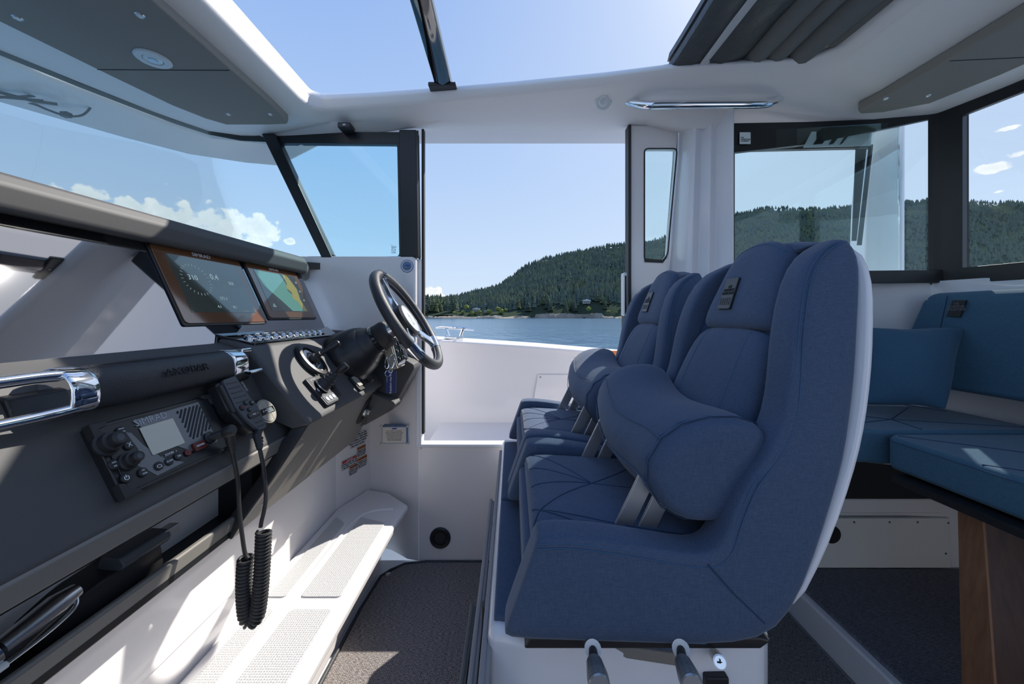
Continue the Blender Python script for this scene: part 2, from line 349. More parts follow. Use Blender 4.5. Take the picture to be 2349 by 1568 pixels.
# liners
def liner(pts, z, y, nm, lab):
    o = MB().prism([Vector((a, b_, z)) for a, b_ in pts], (0, 0, .035)).build(nm, 'liner_grey', ceil, bevel=.006, label=lab); return o
li = [(-.95, .65), (-.95, 1.50), (-.955, 1.62), (-.975, 1.646), (-1.06, 1.652), (-1.243, 1.653), (-1.294, 1.60), (-1.345, 1.50), (-1.394, 1.313), (-1.45, 1.077), (-1.50, .65)]
li = [(a*.983, b_ if b_ < .7 else b_*.983) for a, b_ in li]
liner(li+[(a, 1.3-b_) for a, b_ in li[-2:0:-1]], 1.978, 0, 'headliner_panel', 'grey fabric liner panel over the windscreen')
la = [(1.40, .65), (1.40, 1.45), (1.39, 1.525), (1.42, 1.545), (1.50, 1.535), (1.62, 1.47), (1.67, 1.30), (1.70, 1.1), (1.72, .65)]
la = [(a*.982, b_ if b_ < .7 else b_*.982) for a, b_ in la]
liner(la+[(a, 1.3-b_) for a, b_ in la[-2:0:-1]], 1.968, 0, 'headliner_panel', 'grey fabric liner panel over the dinette')
MB().tube([(-.94, 1.262, 1.9775), (-1.375, 1.258, 1.9775)], .0012, 6).build('stitch_seam', 'leather_dark', ceil)
MB().tube([(1.385, 1.20, 1.9675), (1.66, 1.18, 1.9675)], .0012, 6).build('stitch_seam', 'leather_dark', ceil)
def spot(x, y, z, r, label, m='lens'):
    t_ = thing('ceiling_light', label, 'light', (x, y, z))
    MB().lathe((x, y, z+.004), (0, 0, -1), [(r*1.15, 0), (r*1.15, .004), (r*.9, .007), (r*.8, .005)]).build('trim_ring', 'steel', t_)
    MB().lathe((x, y, z), (0, 0, -1), [(r*.85, -.003), (r*.8, .002), (r*.01, .003)], 16).build('lens', m, t_)
for px, py, lab in ((40, 41, 'small recessed downlight at the outer left end of the windscreen liner'), (321, 35, 'small recessed downlight in the liner beside the big round lamp'),
                    (524, 262, 'tiny recessed light near the pointed end of the windscreen liner'), (620, 262, 'tiny recessed light nearest the hatch corner of the windscreen liner')):
    Y = (1.978-ZC)*F/(725-py); p = at(px, py, Y); spot(p.x, p.y, p.z, .010 if py < 100 else .0075, lab)
for px, py, lab in ((2032, 226, 'tiny recessed light at the pointed tip of the dinette liner'), (2130, 219, 'tiny recessed light second from the tip of the dinette liner')):
    Y = (1.968-ZC)*F/(725-py); p = at(px, py, Y); spot(p.x, p.y, p.z, .008, lab)
t_ = thing('ceiling_lamp', 'large round white recessed lamp in the grey windscreen liner', 'light'); Y = (1.978-ZC)*F/(725-134); p = at(351, 134, Y); WO[t_.name] = p.copy(); t_.location = p
MB().lathe(p, (0, 0, -1), [(.047, -.004), (.047, .003), (.043, .006), (.027, .006), (.025, .001)]).build('trim_ring', 'white_plastic', t_)
MB().lathe(p, (0, 0, -1), [(.026, -.002), (.024, .004), (.014, .006), (.001, .0065)]).build('lens', 'lens', t_)
MB().lathe(p, (0, 0, -1), [(.0125, .005), (.012, .0085), (.001, .0085)]).build('reflector', 'steel', t_)

# floor
fl = struct(MB().prism([(-.80, -.55, -.03), (1.9, -.55, -.03), (1.9, 1.82, -.03), (-.80, 1.82, -.03)], (0, 0, .02)).build('floor', 'gelcoat_cool'), 'white moulded cabin sole')
cp = MB().prism([(-.615, -.5, -.01), (1.075, -.5, -.01), (1.075, 1.79, -.01), (-.40, 1.79, -.01), (-.50, 1.775, -.01), (-.585, 1.69, -.01), (-.60, 1.5, -.01)], (0, 0, .012)).build('carpet', 'carpet', None, bevel=.004)
tag(cp, 'woven brown grey carpet between the white footstep and the helm seats', 'carpet')
bd = [Vector(p) for p in ((-.615, -.5, .002), (-.61, .6, .002), (-.60, 1.5, .002), (-.585, 1.69, .002), (-.555, 1.73, .002), (-.50, 1.775, .002), (-.40, 1.79, .002), (1.0, 1.79, .002))]
MB().tube(bd, .0065, 8).build('bound_edge', 'leather', cp)
rp = at(884, 1312, .0)  # button stud set below
MB().lathe((-.555, 1.70, .002), (0, 0, 1), [(.012, 0), (.011, .004), (.001, .006)]).build('snap_stud', 'steel', cp)
MB().prism([(1.0, -.5, .003), (1.07, -.5, .003), (1.07, 1.6, .003), (.55, 1.6, .003), (.55, -.5, .003)], (0, 0, .004)).build('runner', 'carpet_dark', cp, label='dark grey carpet behind the helm seats')
pf = struct(MB().bb(1.08, 1.95, -.5, 1.56, 0, .118).build('floor', 'gelcoat_cool', bevel=.008), 'white raised dinette platform')
rg = tag(MB().bb(1.105, 1.855, -.5, 1.55, .115, .131).build('rug', 'rug_blue', bevel=.007, seg=3), 'dark blue grey woven rug on the raised dinette platform', 'rug')

# door wall at Y = 1.8
ws = struct(MB().prism([Vector((x, 1.8, z)) for x, z in ((-.443, 0), (1.0, 0), (1.0, .553), (-.443, .553))], (0, .05, 0)).build('wall_side', 'gelcoat'), 'white moulded lower cabin side under the doorway')
wc = [(-.79, 1.70), (-.72, 1.925), (-.60, 1.885), (-.50, 1.815), (-.4435, 1.80)]
w2 = MB(); w2.loft([[Vector((a, b_, z)) for a, b_ in wc]+[Vector((a-.02, b_+.06, z)) for a, b_ in wc[::-1]] for z in (0, .3, .7, 1.08)]).build('wall_side', 'gelcoat', ws, angle=50)
MB().bb(-.455, -.428, 1.79, 1.85, .53, 1.43).build('door_jamb', 'gelcoat_edge', ws, bevel=.006)
MB().bb(-.45, .99, 1.788, 1.85, .54, .556).build('door_sill', 'gelcoat_edge', ws, bevel=.005)
MB().bb(-.43, -.418, 1.80, 1.83, .60, 2.05).build('door_seal', 'rubber', ws, bevel=.003)
cm = MB().prism([Vector((x, 1.745, z)) for x, z in ((-1.25, 1.02), (-.4435, 1.02), (-.4435, 1.428), (-.46, 1.438), (-1.25, 1.438))], (0, .08, 0)).build('side_coaming', 'gelcoat', ws, bevel=.012, seg=3)
# front of the footwell
wf = struct(MB().prism([Vector((-.79, y, z)) for y, z in ((-.5, 0), (1.70, 0), (1.70, .80), (-.5, .80))], (-.03, 0, 0)).build('wall_front', 'gelcoat'), 'white moulded front of the footwell below the dash')
MB().prism([Vector((-.786, y, z)) for y, z in ((-.4, .38), (1.45, .38), (1.52, .43), (1.52, .58), (-.4, .58))], (-.004, 0, 0)).build('moulded_panel', 'gelcoat', wf, bevel=.003)
# pillar between the doorway and the dinette window
pr = [(.725, 1.80, .79), (.74, 1.70, .785), (.775, 1.650, .80), (.815, 1.668, .835), (.845, 1.632, .858), (.882, 1.645, .885), (.915, 1.585, .918), (.925, 1.578, .925), (.925, 1.85, .925), (.725, 1.86, .79)]
rings = []
for z, k in ((0, 0.), (1.1, 0.), (1.55, .45), (1.9, .9), (2.05, 1.0)):
    rings.append([Vector((lerp(a, c, k), b_, z)) for a, b_, c in pr])
struct(MB().loft(rings).build('trim_1', 'gelcoat_cool', angle=28, bevel=.008), 'white ridged pillar between the doorway and the dinette window')
# aft side and rear walls below the glass
wa = struct(MB().prism([(.93, 1.58, 0), (1.60, 1.58, 0), (1.86, 1.56, 0), (1.86, .25, 0), (1.92, .25, 0), (1.92, 1.64, 0), (.93, 1.64, 0)], (0, 0, .85)).build('wall_aft', 'gelcoat_cool'), 'white moulded lower wall beside the dinette')
MB().loft([[Vector(p) for p in ((.93, 1.58, z), (1.50, 1.575, z), (1.68, 1.52, z), (1.73+q, 1.30, z), (1.76+q, .65, z), (1.765+q, .30, z), (1.86, .30, z), (1.86, .65, z), (1.80, 1.60, z), (.93, 1.66, z))] for z, q in ((.55, .1), (.84, .02), (.90, -.01), (1.20, -.02), (1.255, -.01), (1.30, .02))]).build('upper_wall', 'gelcoat_cool', wa, bevel=.01, seg=3)
MB().bb(1.06, 1.92, 1.565, 1.585, .345, .405).build('locker_rim', 'gelcoat_cool', wa, bevel=.008)
MB().bb(.95, 1.78, 1.57, 1.59, .405, .70).build('recess_shade', 'cavity', wa)  # flat slab on the wall, the recess's shade put into its near-black colour
lp = MB().bb(.95, 1.795, 1.552, 1.566, .13, .333).build('locker_panel', 'white_plastic', wa, bevel=.003, label='pale grey screwed locker panel')
for x, z in ((1.40, .318), (1.545, .318), (1.66, .318), (1.785, .315), (1.775, .19)): MB().lathe((x, 1.552, z), (0, -1, 0), [(.0045, 0), (.0035, .002), (.0005, .002)], 10).build('screw', 'screw', lp)
MB().lathe((1.308, 1.552, .268), (0, -1, 0), [(.036, 0), (.036, .003), (.030, .003), (.001, .001)]).build('vent_hole', 'cavity', lp)
# round vent in the door wall
v_ = thing('floor_vent', 'round black vent in the white wall below the doorway', 'vent', at(1010, 1232, 1.8)); p = at(1010, 1232, 1.8)
MB().lathe(p, (0, -1, 0), [(.049, 0), (.049, .008), (.044, .012), (.034, .010), (.031, .003), (.0005, .003)], 36).build('vent_ring', 'black_plastic', v_)
MB().lathe(p, (0, -1, 0), [(.027, .002), (.026, .006), (.0005, .006)], 28).build('vent_core', 'rubber', v_)
# port side, behind the eye
wp = struct(MB().bb(-1.2, -.44, -.62, -.56, 0, 1.30).bb(-.44, .60, -.62, -.56, 0, .55).bb(.60, 1.86, -.62, -.56, 0, 1.28).build('wall_port', 'gelcoat'), 'white port cabin side with its own open doorway')
for x in (-1.15, -.45, .64, 1.75): MB().bb(x-.04, x+.04, -.60, -.52, 1.28, 2.02).build('window_post', 'black_frame', wp)
# header outside the doorway
MB().bb(-1.2, 1.0, 1.86, 2.02, 2.075, 2.17).build('outer_gutter', 'gelcoat', ceil, bevel=.01)

# -------- windows
def frame_poly(outer, inner, y, th, nm, m, parent):   # a flat surround in the plane y
    mb = MB(); n = len(outer); a = [[mb.b.verts.new((x, yy, z)) for x, z in l] for yy in (y, y+th) for l in (outer, inner)]
    for i in range(n):
        j = (i+1) % n
        for p, q in ((0, 1), (1, 3), (3, 2), (2, 0)): mb.b.faces.new((a[p][i], a[p][j], a[q][j], a[q][i]))
    return mb.build(nm, m, parent, bevel=.003)
def rcorner(pts, r=.02, k=4):
    out = []; n = len(pts); P = [Vector((*p, 0)) for p in pts]
    for i in range(n):
        a, b_, c = P[i-1], P[i], P[(i+1) % n]; d1 = (a-b_).normalized()*r; d2 = (c-b_).normalized()*r
        for j in range(k+1):
            t = j/k; q = (b_+d1)*(1-t)**2+b_*2*t*(1-t)+(b_+d2)*t*t; out.append((q.x, q.y))
    return out
def at2(px, py, Y): p = at(px, py, Y); return (p.x, p.z)
# window_2: helm side window
inner = [at2(*q, 1.78) for q in ((645, 331), (913, 333), (918, 589), (768, 589))]; outer = [at2(*q, 1.78) for q in ((612, 306), (934, 306), (934, 598), (752, 598))]
w2_ = frame_poly(rcorner(outer, .005), rcorner(inner, .018), 1.765, .03, 'window_2', 'black_frame', None); struct(w2_, 'black framed tinted side window beside the wheel')
MB().prism([Vector((x, 1.775, z)) for x, z in inner], (0, .006, 0)).build('pane', 'glass_blue', w2_)
bp_ = [at2(*q, 1.76) for q in ((917, 300), (957, 300), (961, 590), (919, 590))]
struct(MB().prism([Vector((x, 1.745, z)) for x, z in bp_], (0, .06, 0)).build('trim_2', 'black_frame', bevel=.006), 'black door post beside the helm side window')
MB().tube([at(958, 300, 1.78), at(963, 590, 1.80), at(966, 850, 1.80)], .0045, 6).build('door_seal', 'rubber', ws)
tx = thing('glass_mark', 'small dark maker mark etched low in the helm side window', 'marking', at(903, 573, 1.77))
text('ISO\nE24\n43R', at(903, 573, 1.772), (1, 0, 0), (0, 0, 1), .014, 'ink_grey', tx); MB().tube([at(896, 562, 1.772), at(910, 566, 1.772), at(898, 569, 1.772)], .0008, 4).build('mark', 'ink_grey', tx)
# window_1: raked windscreen that bows forward
up = [(-1.13, 1.775, 1.99), (-1.25, 1.75, 1.985), (-1.352, 1.69, 1.985), (-1.42, 1.59, 1.985), (-1.47, 1.48, 1.985), (-1.53, 1.34, 1.985), (-1.587, 1.176, 1.985), (-1.635, .95, 1.985), (-1.66, .65, 1.985)]
lo = [(-.86, 1.775, 1.425), (-.97, 1.75, 1.425), (-1.05, 1.69, 1.425), (-1.11, 1.59, 1.42), (-1.155, 1.48, 1.42), (-1.21, 1.34, 1.42), (-1.26, 1.176, 1.42), (-1.30, .95, 1.42), (-1.32, .65, 1.42)]
U = [Vector(p) for p in up]+[mir(p) for p in up[-2::-1]]; Lw = [Vector(p) for p in lo]+[mir(p) for p in lo[-2::-1]]
w1 = MB().loft([[a, a+Vector((-.008, .008, -.012)), a+Vector((-.03, .02, .03)), a+Vector((0, 0, .03))] for a in U]).build('window_1', 'black_frame', angle=60); struct(w1, 'bowed windscreen with a thin black top edge')
MB().loft([Lw, U], False, False).build('pane', 'glass_blue', w1)
MB().loft([[a, a+Vector((-.02, .01, 0)), a+Vector((-.02, .01, -.03)), a+Vector((0, 0, -.03))] for a in Lw]).build('lower_edge', 'black_frame', w1)
pl = [at2(*q, 1.765) for q in ((606, 311), (636, 311), (766, 592), (742, 592))]
MB().prism([Vector((x, 1.745, z)) for x, z in pl], (0, .05, 0)).build('pillar', 'black_frame', w1, bevel=.004)
# outer brow of the hardtop seen through the windscreen
bi = [(-.9, 1.86), (-1.2, 1.86), (-1.42, 1.80), (-1.53, 1.66), (-1.66, 1.35), (-1.75, .65)]; bo = [(-1.2, 1.97), (-1.36, 1.93), (-1.56, 1.83), (-1.70, 1.66), (-1.88, 1.37), (-2.02, .65)]
def both(l): return [Vector((*p, 0)) for p in l]+[mir((*p, 0)) for p in l[-2::-1]]
bi = both(bi); bo = both(bo)
MB().loft([[a+Vector((0, 0, 2.01)), c+Vector((0, 0, 1.935)), c+Vector((-.02, 0, 2.02)), a+Vector((0, 0, 2.14))] for a, c in zip(bi, bo)]).build('outer_brow', 'gelcoat', ceil, bevel=.015, seg=3)
# door_1: slid-back door leaf
dp = 1.775
leaf_o = [at2(*q, dp) for q in ((1446, 288), (1556, 290), (1530, 600), (1524, 1160), (1440, 1160))]
leaf_i = [at2(*q, dp) for q in ((1478, 341), (1553, 341), (1531, 585), (1516, 601), (1478, 598))]
d1 = frame_poly([leaf_o[0], leaf_o[1], at2(1536, 560, dp), leaf_o[3], leaf_o[4]], leaf_i, dp, .03, 'door_1', 'gelcoat', None); struct(d1, 'white sliding door leaf pushed back with a slanted pane')
MB().prism([Vector((x, dp+.012, z)) for x, z in leaf_i], (0, .006, 0)).build('pane', 'glass_green', d1)
MB().tube([Vector((x, dp-.002, z)) for x, z in rcorner(leaf_i, .02)], .0035, 6, loop=True).build('pane_seal', 'rubber', d1)
MB().prism([Vector((x, dp-.004, z)) for x, z in (at2(1517, 596, dp), at2(1478, 592, dp), at2(1478, 601, dp), at2(1520, 603, dp), at2(1531, 588, dp))], (0, .004, 0)).build('pane_frit', 'black_frame', d1)
MB().bb(*[at(1440, 0, dp).x, at(1446.5, 0, dp).x], dp-.01, dp+.04, .3, 2.05).build('door_seal', 'rubber', d1)
hx = at(1431, 675, 1.76)
h_ = MB().bb(hx.x-.006, hx.x+.010, 1.74, 1.79, hx.z-.10, hx.z+.10).build('door_handle', 'white_plastic', d1, bevel=.006, seg=3)
MB().bb(hx.x-.001, hx.x+.006, 1.738, 1.745, hx.z-.09, hx.z+.085).build('handle_slot', 'cavity', h_)
MB().bb(hx.x-.002, hx.x+.014, 1.745, 1.79, hx.z-.32, hx.z-.10).build('latch_strip', 'black_frame', d1, bevel=.002)
ll = thing('warning_label', 'white label with an orange header on the sliding door leaf', 'label', at(1462, 722, 1.77)); q = at(1462, 722, 1.772)
MB().bb(q.x-.016, q.x+.022, 1.770, 1.774, q.z-.026, q.z+.022).build('label_sheet', 'label_white', ll)
MB().bb(q.x-.016, q.x+.022, 1.768, 1.770, q.z+.012, q.z+.022).build('label_header', 'orange', ll)
text('WARNING\nkeep hands\nclear of door', Vector((q.x+.003, 1.7695, q.z-.007)), (1, 0, 0), (0, 0, 1), .0075, 'ink', ll)
# window_3: dinette side window
Y3 = 1.58
o3 = [at2(*q, Y3) for q in ((1684, 282), (1850, 279), (2000, 277), (2096, 267), (2160, 262), (2160, 652), (1684, 652))]
i3 = [at2(*q, Y3) for q in ((1686, 349), (1850, 331), (2000, 303), (2100, 290), (2151, 284), (2151, 624), (1686, 624))]
def y3(x): return 1.58 if x < 1.45 else 1.58-(x-1.45)*.28
def bent(mbpts): return [Vector((x, y3(x), z)) for x, z in mbpts]
mb = MB(); n = 7; A = [[mb.b.verts.new(p+Vector((0, dy, 0))) for p in bent(l)] for dy in (0, .02) for l in (o3, i3)]
for i in range(n):
    j = (i+1) % n
    for p, q in ((0, 1), (1, 3), (3, 2), (2, 0)): mb.b.faces.new((A[p][i], A[p][j], A[q][j], A[q][i]))
w3 = mb.build('window_3', 'black_frame', bevel=.002); struct(w3, 'tinted dinette side window in a wide black surround')
MB().prism([p+Vector((0, .010, 0)) for p in bent([at2(*q, Y3) for q in ((1686, 300), (2048, 288), (2048, 640), (1686, 640))])], (0, .005, 0)).build('pane', 'glass_green', w3)
MB().prism([p+Vector((0, .010, 0)) for p in bent([at2(*q, Y3) for q in ((2049, 288), (2155, 270), (2155, 640), (2049, 640))])], (0, .005, 0)).build('pane', 'glass_clear', w3)
MB().prism([Vector((x, 1.578, z)) for x, z in [at2(*q, 1.578) for q in ((1843, 338), (1862, 302), (2000, 296), (1998, 334))]], (0, .002, 0)).build('light_gap', 'gelcoat_cool', w3)
for k, (a, b_) in enumerate(((1866, 1898), (1902, 1923), (1927, 1943))):
    MB().prism([Vector((x, 1.574, z)) for x, z in [at2(*q, 1.574) for q in ((a+12, 313), (b_+2, 313), (b_-11, 329), (a, 331))]], (0, .003, 0)).build('slanted_mark', 'black_frame', w3)
for q in (((1964, 341), (1988, 341), (1965, 552), (1955, 552)), ((1994, 334), (2003, 334), (1977, 562), (1967, 562))):
    MB().prism([Vector((x, 1.62, z)) for x, z in [at2(*c_, 1.62) for c_ in q]], (0, .004, 0)).build('frame_bar', 'black_frame', w3)
MB().prism([Vector((x, 1.62, z)) for x, z in [at2(*c_, 1.62) for c_ in ((1690, 331), (2003, 331), (2003, 338), (1690, 345))]], (0, .02, 0)).build('frame_bar', 'black_frame', w3)
st = thing('sticker', 'small square pale sticker with three lines of text on the black window surround', 'sticker', at(1709, 317, 1.57)); q = at(1709, 317, 1.572)
MB().bb(q.x-.022, q.x+.022, 1.570, 1.573, q.z-.024, q.z+.024).build('sticker_sheet', 'lens', st)
text('THE\nADVENTURE\nCOMPANY', Vector((q.x-.019, 1.5695, q.z-.006)), (1, 0, 0), (0, 0, 1), .0085, 'ink', st, ax='LEFT', sx=.8)
# outer moulding seen through the dinette window
struct(MB().loft([[Vector(p) for p in ((1.70-k*.05, 1.78, z), (1.80-k*.01, 1.745, z), (1.835, 1.77, z), (1.84, 1.90, z), (1.73-k*.05, 1.90, z))] for z, k in ((.9, 1), (1.3, 1), (1.7, .7), (1.95, .2), (2.2, -.4))]).build('trim_3', 'gelcoat_cool', bevel=.01), 'white hardtop support outside the dinette window')
# window_4: rear corner window
p0 = Vector((1.705, 1.50, 0)); p1 = Vector((1.752, 1.22, 0)); p2 = Vector((1.79, .65, 0)); p3 = Vector((1.80, .30, 0))
mb = MB(); pts = [p0, p0.lerp(p1, .25), p1, p2, p3]
def band(z0, z1, m_, nm, par, inset=0):
    mb = MB(); mb.loft([[p+Vector((0, 0, z0)), p+Vector((.02, 0, z0)), p+Vector((.02, 0, z1)), p+Vector((0, 0, z1))] for p in pts]); return mb.build(nm, m_, par, bevel=.002)
w4 = band(1.285, 1.345, 'black_frame', 'window_4', None); struct(w4, 'rear cabin window behind the dinette with a black surround')
band(1.925, 1.975, 'black_frame', 'upper_frame', w4)
MB().prism([(1.672, 1.525, 1.285), (1.70, 1.50, 1.285), (1.715, 1.445, 1.285), (1.74, 1.45, 1.285), (1.72, 1.56, 1.285)], (0, 0, .69)).build('corner_post', 'black_frame', w4, bevel=.003)
MB().loft([[p+Vector((.008, 0, 1.33)), p+Vector((.008, 0, 1.94))] for p in pts[1:]], False, False).build('pane', 'glass_clear', w4)
MB().bb(1.76, 1.80, .62, .70, 1.3, 1.96).build('centre_post', 'black_frame', w4)

# crossbar of the hatch
xb = MB().loft([[Vector((-.285+dx, y, z+dz)) for dx, dz in ((-.038, .012), (-.034, -.01), (0, -.02), (.034, -.01), (.038, .012), (0, .02))] for y, z in ((-.25, 2.14), (.4, 2.17), (1.0, 2.165), (1.45, 2.135), (1.585, 2.125))]).build('hatch_bar', 'black_gloss', None, bevel=.004)
tag(xb, 'glossy black crossbar spanning the open roof hatch', 'bar')
MB().bb(-.345, -.23, 1.555, 1.61, 2.106, 2.122).build('bar_foot', 'black_plastic', xb, bevel=.004)
# ------------------------------------------------------------------ outside: side deck, bulwark
bw = tag(MB().loft([[Vector((x, y, z)) for y, z in ((2.36, .50), (2.35, zt-.06), (2.34, zt-.012), (2.35, zt), (2.50, zt+.012), (2.52, zt), (2.56, .4), (2.2, -1.3), (2.15, -1.3))] for x, zt in ((-2.0, 1.04), (-.5, 1.018), (.15, .975), (.75, .925), (1.6, .90), (3.0, .89))]).build('bulwark', 'gelcoat', bevel=.006), 'white bulwark beyond the doorway with the water behind it', 'hull')
MB().bb(-.44, 3, 1.855, 2.38, .44, .50).build('side_deck', 'gelcoat', bw)
MB().prism([(.12, 2.351, .56), (.16, 2.351, .80), (.60, 2.351, .80), (.62, 2.351, .56)], (0, -.01, 0)).build('hatch_cover', 'gelcoat', bw, bevel=.004)
for x in (.175, .40): MB().lathe((x, 2.343, .785), (0, -1, 0), [(.006, 0), (.005, .003), (.0005, .003)], 10).build('screw', 'screw', bw)
cl = thing('mooring_cleat', 'polished steel mooring cleat on the bulwark beyond the steering wheel', 'cleat', (-.36, 2.42, 1.02))
MB().tube([at(1000, 751, 2.40), at(1012, 749, 2.40), at(1075, 754, 2.40), at(1088, 756, 2.40)], .009, 10, rs=[.006, .009, .009, .006]).build('crossbar', 'chrome', cl)
for a, b_ in ((1024, 1030), (1062, 1056)): MB().tube([at(a, 753, 2.40), at(b_, 771, 2.40)], .009, 8).build('leg', 'chrome', cl)
MB().bb(at(1020, 0, 2.4).x, at(1066, 0, 2.4).x, 2.38, 2.42, 1.018, 1.03).build('foot_plate', 'chrome', cl, bevel=.004)
wl = thing('warning_label', 'orange and white label on the bulwark beside the far seat bolster', 'label', at(1408, 806, 2.34)); q = at(1408, 806, 2.342)
MB().bb(q.x-.03, q.x+.02, 2.341, 2.346, q.z-.03, q.z+.005).build('label_sheet', 'orange', wl)
# ------------------------------------------------------------------ sea and shore
WZ = ZC-2.26
sea = tag(MB().prism([(-3000, 2.6, WZ), (4000, 2.6, WZ), (4000, 2600, WZ), (-3000, 2600, WZ)], (0, 0, -.5)).build('sea', 'sea_water', smooth=False), 'calm blue water between the boat and the wooded shore', 'water')
MB().prism([(-3000, -3000, WZ), (4000, -3000, WZ), (4000, -.7, WZ), (-3000, -.7, WZ)], (0, 0, -.5)).build('water_surface', 'sea_water', sea, smooth=False)
MB().prism([(-3000, -.7, WZ), (-2.2, -.7, WZ), (-2.2, 2.6, WZ), (-3000, 2.6, WZ)], (0, 0, -.5)).build('water_surface', 'sea_water', sea, smooth=False)
MB().prism([(3.5, -.7, WZ), (4000, -.7, WZ), (4000, 2.6, WZ), (3.5, 2.6, WZ)], (0, 0, -.5)).build('water_surface', 'sea_water', sea, smooth=False)
RP = [(-6, .02), (-1.5, .03), (-.6, .035), (-.30, .050), (-.2, .055), (-.14, .062), (-.086, .075), (-.03, .092), (.029, .134), (.09, .160), (.144, .176), (.22, .188), (.305, .198), (.41, .225), (.50, .265), (.593, .292), (.65, .298), (.72, .301), (.80, .304), (.90, .302), (.97, .318), (1.04, .326), (1.15, .322), (1.35, .317), (1.7, .29), (2.4, .24), (6, .1)]
HP = [(-6, .012), (-1.5, .015), (-.5, .02), (-.25, .022), (-.15, .018), (-.02, .02), (.03, .045), (.10, .06), (.15, .071), (.22, .070), (.30, .055), (.45, .06), (1, .06), (6, .05)]
def interp(T, u):
    for (a, x), (b_, y) in zip(T, T[1:]):
        if a <= u <= b_: return x+(y-x)*(u-a)/(b_-a)
    return T[0][1] if u < T[0][0] else T[-1][1]
def ridge_y(u): return 980 if u < .5 else 980-(min(u, 1.3)-.5)*260
def ground(x, y):
    u = x/y; yr = ridge_y(u); sh = 396+8*math.sin(x*.03)+5*math.sin(x*.11)
    k = max(0, min(1, (y-sh)/90)); h1 = interp(HP, u)*470*(1-(1-k)**2)
    k2 = max(0, min(1.0, (y-470)/(yr-470))); h2 = (interp(RP, u)*yr-14)*(k2**.8)
    nn = noise.noise(Vector((x*.012, y*.012, 0)))*14*k2+noise.noise(Vector((x*.04, y*.04, 3)))*4*k
    over = max(0, y-yr)*.35
    z = max(h1, h2)+nn-over
    if y < sh: z = (y-sh)*.3
    return WZ+z+min(2.2, max(0, (y-sh)*.6))
us = [-.9+i*.0225 for i in range(165)]; ys = [392, 396, 399, 402, 406, 412, 420, 430, 442, 456, 470, 490, 515, 545, 580, 620, 665, 715, 770, 830, 890, 940, 985, 1050, 1150]
mb = MB(); G = [[mb.b.verts.new((u*y, y, ground(u*y, y))) for u in us] for y in ys]
for i in range(len(ys)-1):
    for j in range(len(us)-1): mb.b.faces.new((G[i][j], G[i][j+1], G[i+1][j+1], G[i+1][j]))
hl = mb.build('hillside', 'hill_ground'); struct(hl, 'wooded hills across the water')
# rocky foreshore strip
mb = MB(); rr = []
for i in range(260):
    x = -130+i*1.35; sh = 396+8*math.sin(x*.03)+5*math.sin(x*.11); hgt = 1.6+1.6*noise.noise(Vector((x*.06, 0, 0)))+(3.2 if 25 < x < 95 else .4)+.8*noise.noise(Vector((x*.5, 4, 0)))
    rr.append([Vector((x, sh-2.5, WZ-.3)), Vector((x, sh-1.2+noise.noise(Vector((x*.4, 1, 0))), WZ+hgt*.45)), Vector((x, sh+1+noise.noise(Vector((x*.3, 2, 0))), WZ+hgt)), Vector((x, sh+9, WZ+hgt+.6)), Vector((x, sh+9, WZ-1))])
sb = tag(mb.loft(rr).build('foreshore', 'land_rock', smooth=False), 'pale rocky foreshore along the far waterline', 'rocks')
def conifer_bm(mb, x, y, z, h, r, n=6, tiers=4, seed=0):
    rnd = random.Random(seed)
    for k in range(tiers):
        t0 = .12+.80*k/tiers; t1 = min(1.0, t0+1.35/tiers); rad = r*(1-k/tiers)**.8+.02*h; a0 = rnd.random()*6
        ap = mb.b.verts.new((x, y, z+h*t1)); ring = [mb.b.verts.new((x+rad*(.75+.5*rnd.random())*math.cos(a0+2*PI*q/n), y+rad*(.75+.5*rnd.random())*math.sin(a0+2*PI*q/n), z+h*(t0+rnd.uniform(-.04, .02)))) for q in range(n)]
        for q in range(n): mb.b.faces.new((ring[q], ring[(q+1) % n], ap))
# individual shoreline trees
protos = []
for k in range(6):
    mb = MB(); conifer_bm(mb, 0, 0, 0, 1.0, .17+.03*(k % 3), 9, 8, k); o = mb.build('conifer', 'conifer_'+'abc'[k % 3], smooth=False)
    mt_ = bpy.data.meshes.new('trunk'); b2 = MB(); b2.cyl((0, 0, 0), (0, 0, .3), .02, n=6); b2.b.to_mesh(mt_); b2.b.free(); mt_.materials.append(M['bark'])
    protos.append((o, mt_))
used = [False]*6; cnt = 0
rnd = random.Random(5)
spots = []
for i in range(215):
    px = rnd.uniform(968, 1438); row = rnd.random(); y = 404+row*85; x = (px-1174.5)/F*y
    if 1052 < px < 1160 and y < 425: continue
    if 1325 < px < 1365 and y < 440: continue
    spots.append((x, y, row))
spots.sort(key=lambda s_: -s_[1])
for x, y, row in spots:
    k = rnd.randrange(6); base, tm = protos[k]; o = base if not used[k] else base.copy()
    if used[k]: C.objects.link(o); WO[o.name] = Vector((0, 0, 0))
    used[k] = True; h = rnd.uniform(10, 17)*(1.25 if x < -60 else 1)
    o.location = (x, y, ground(x, y)-.6); o.scale = (h, h, h); o.rotation_euler = (0, 0, rnd.random()*6)
    z_ = 0 if x/y < -.085 else 1 if x/y < .10 else 2; bk_ = 'near the waterline' if row < .4 else 'further up the bank'
    tag(o, ('dark conifer at the left end of the far shore, ', 'dark conifer right of the beach houses, ', 'dark conifer on the headland around the pale house, ')[z_]+bk_, 'tree', ('shore conifers at the left end', 'shore conifers right of the beach houses', 'headland conifers')[z_]+', '+bk_)
    t2 = bpy.data.objects.new('trunk', tm); C.objects.link(t2); t2.parent = o
for k in range(6):
    if not used[k]: bpy.data.objects.remove(protos[k][0])
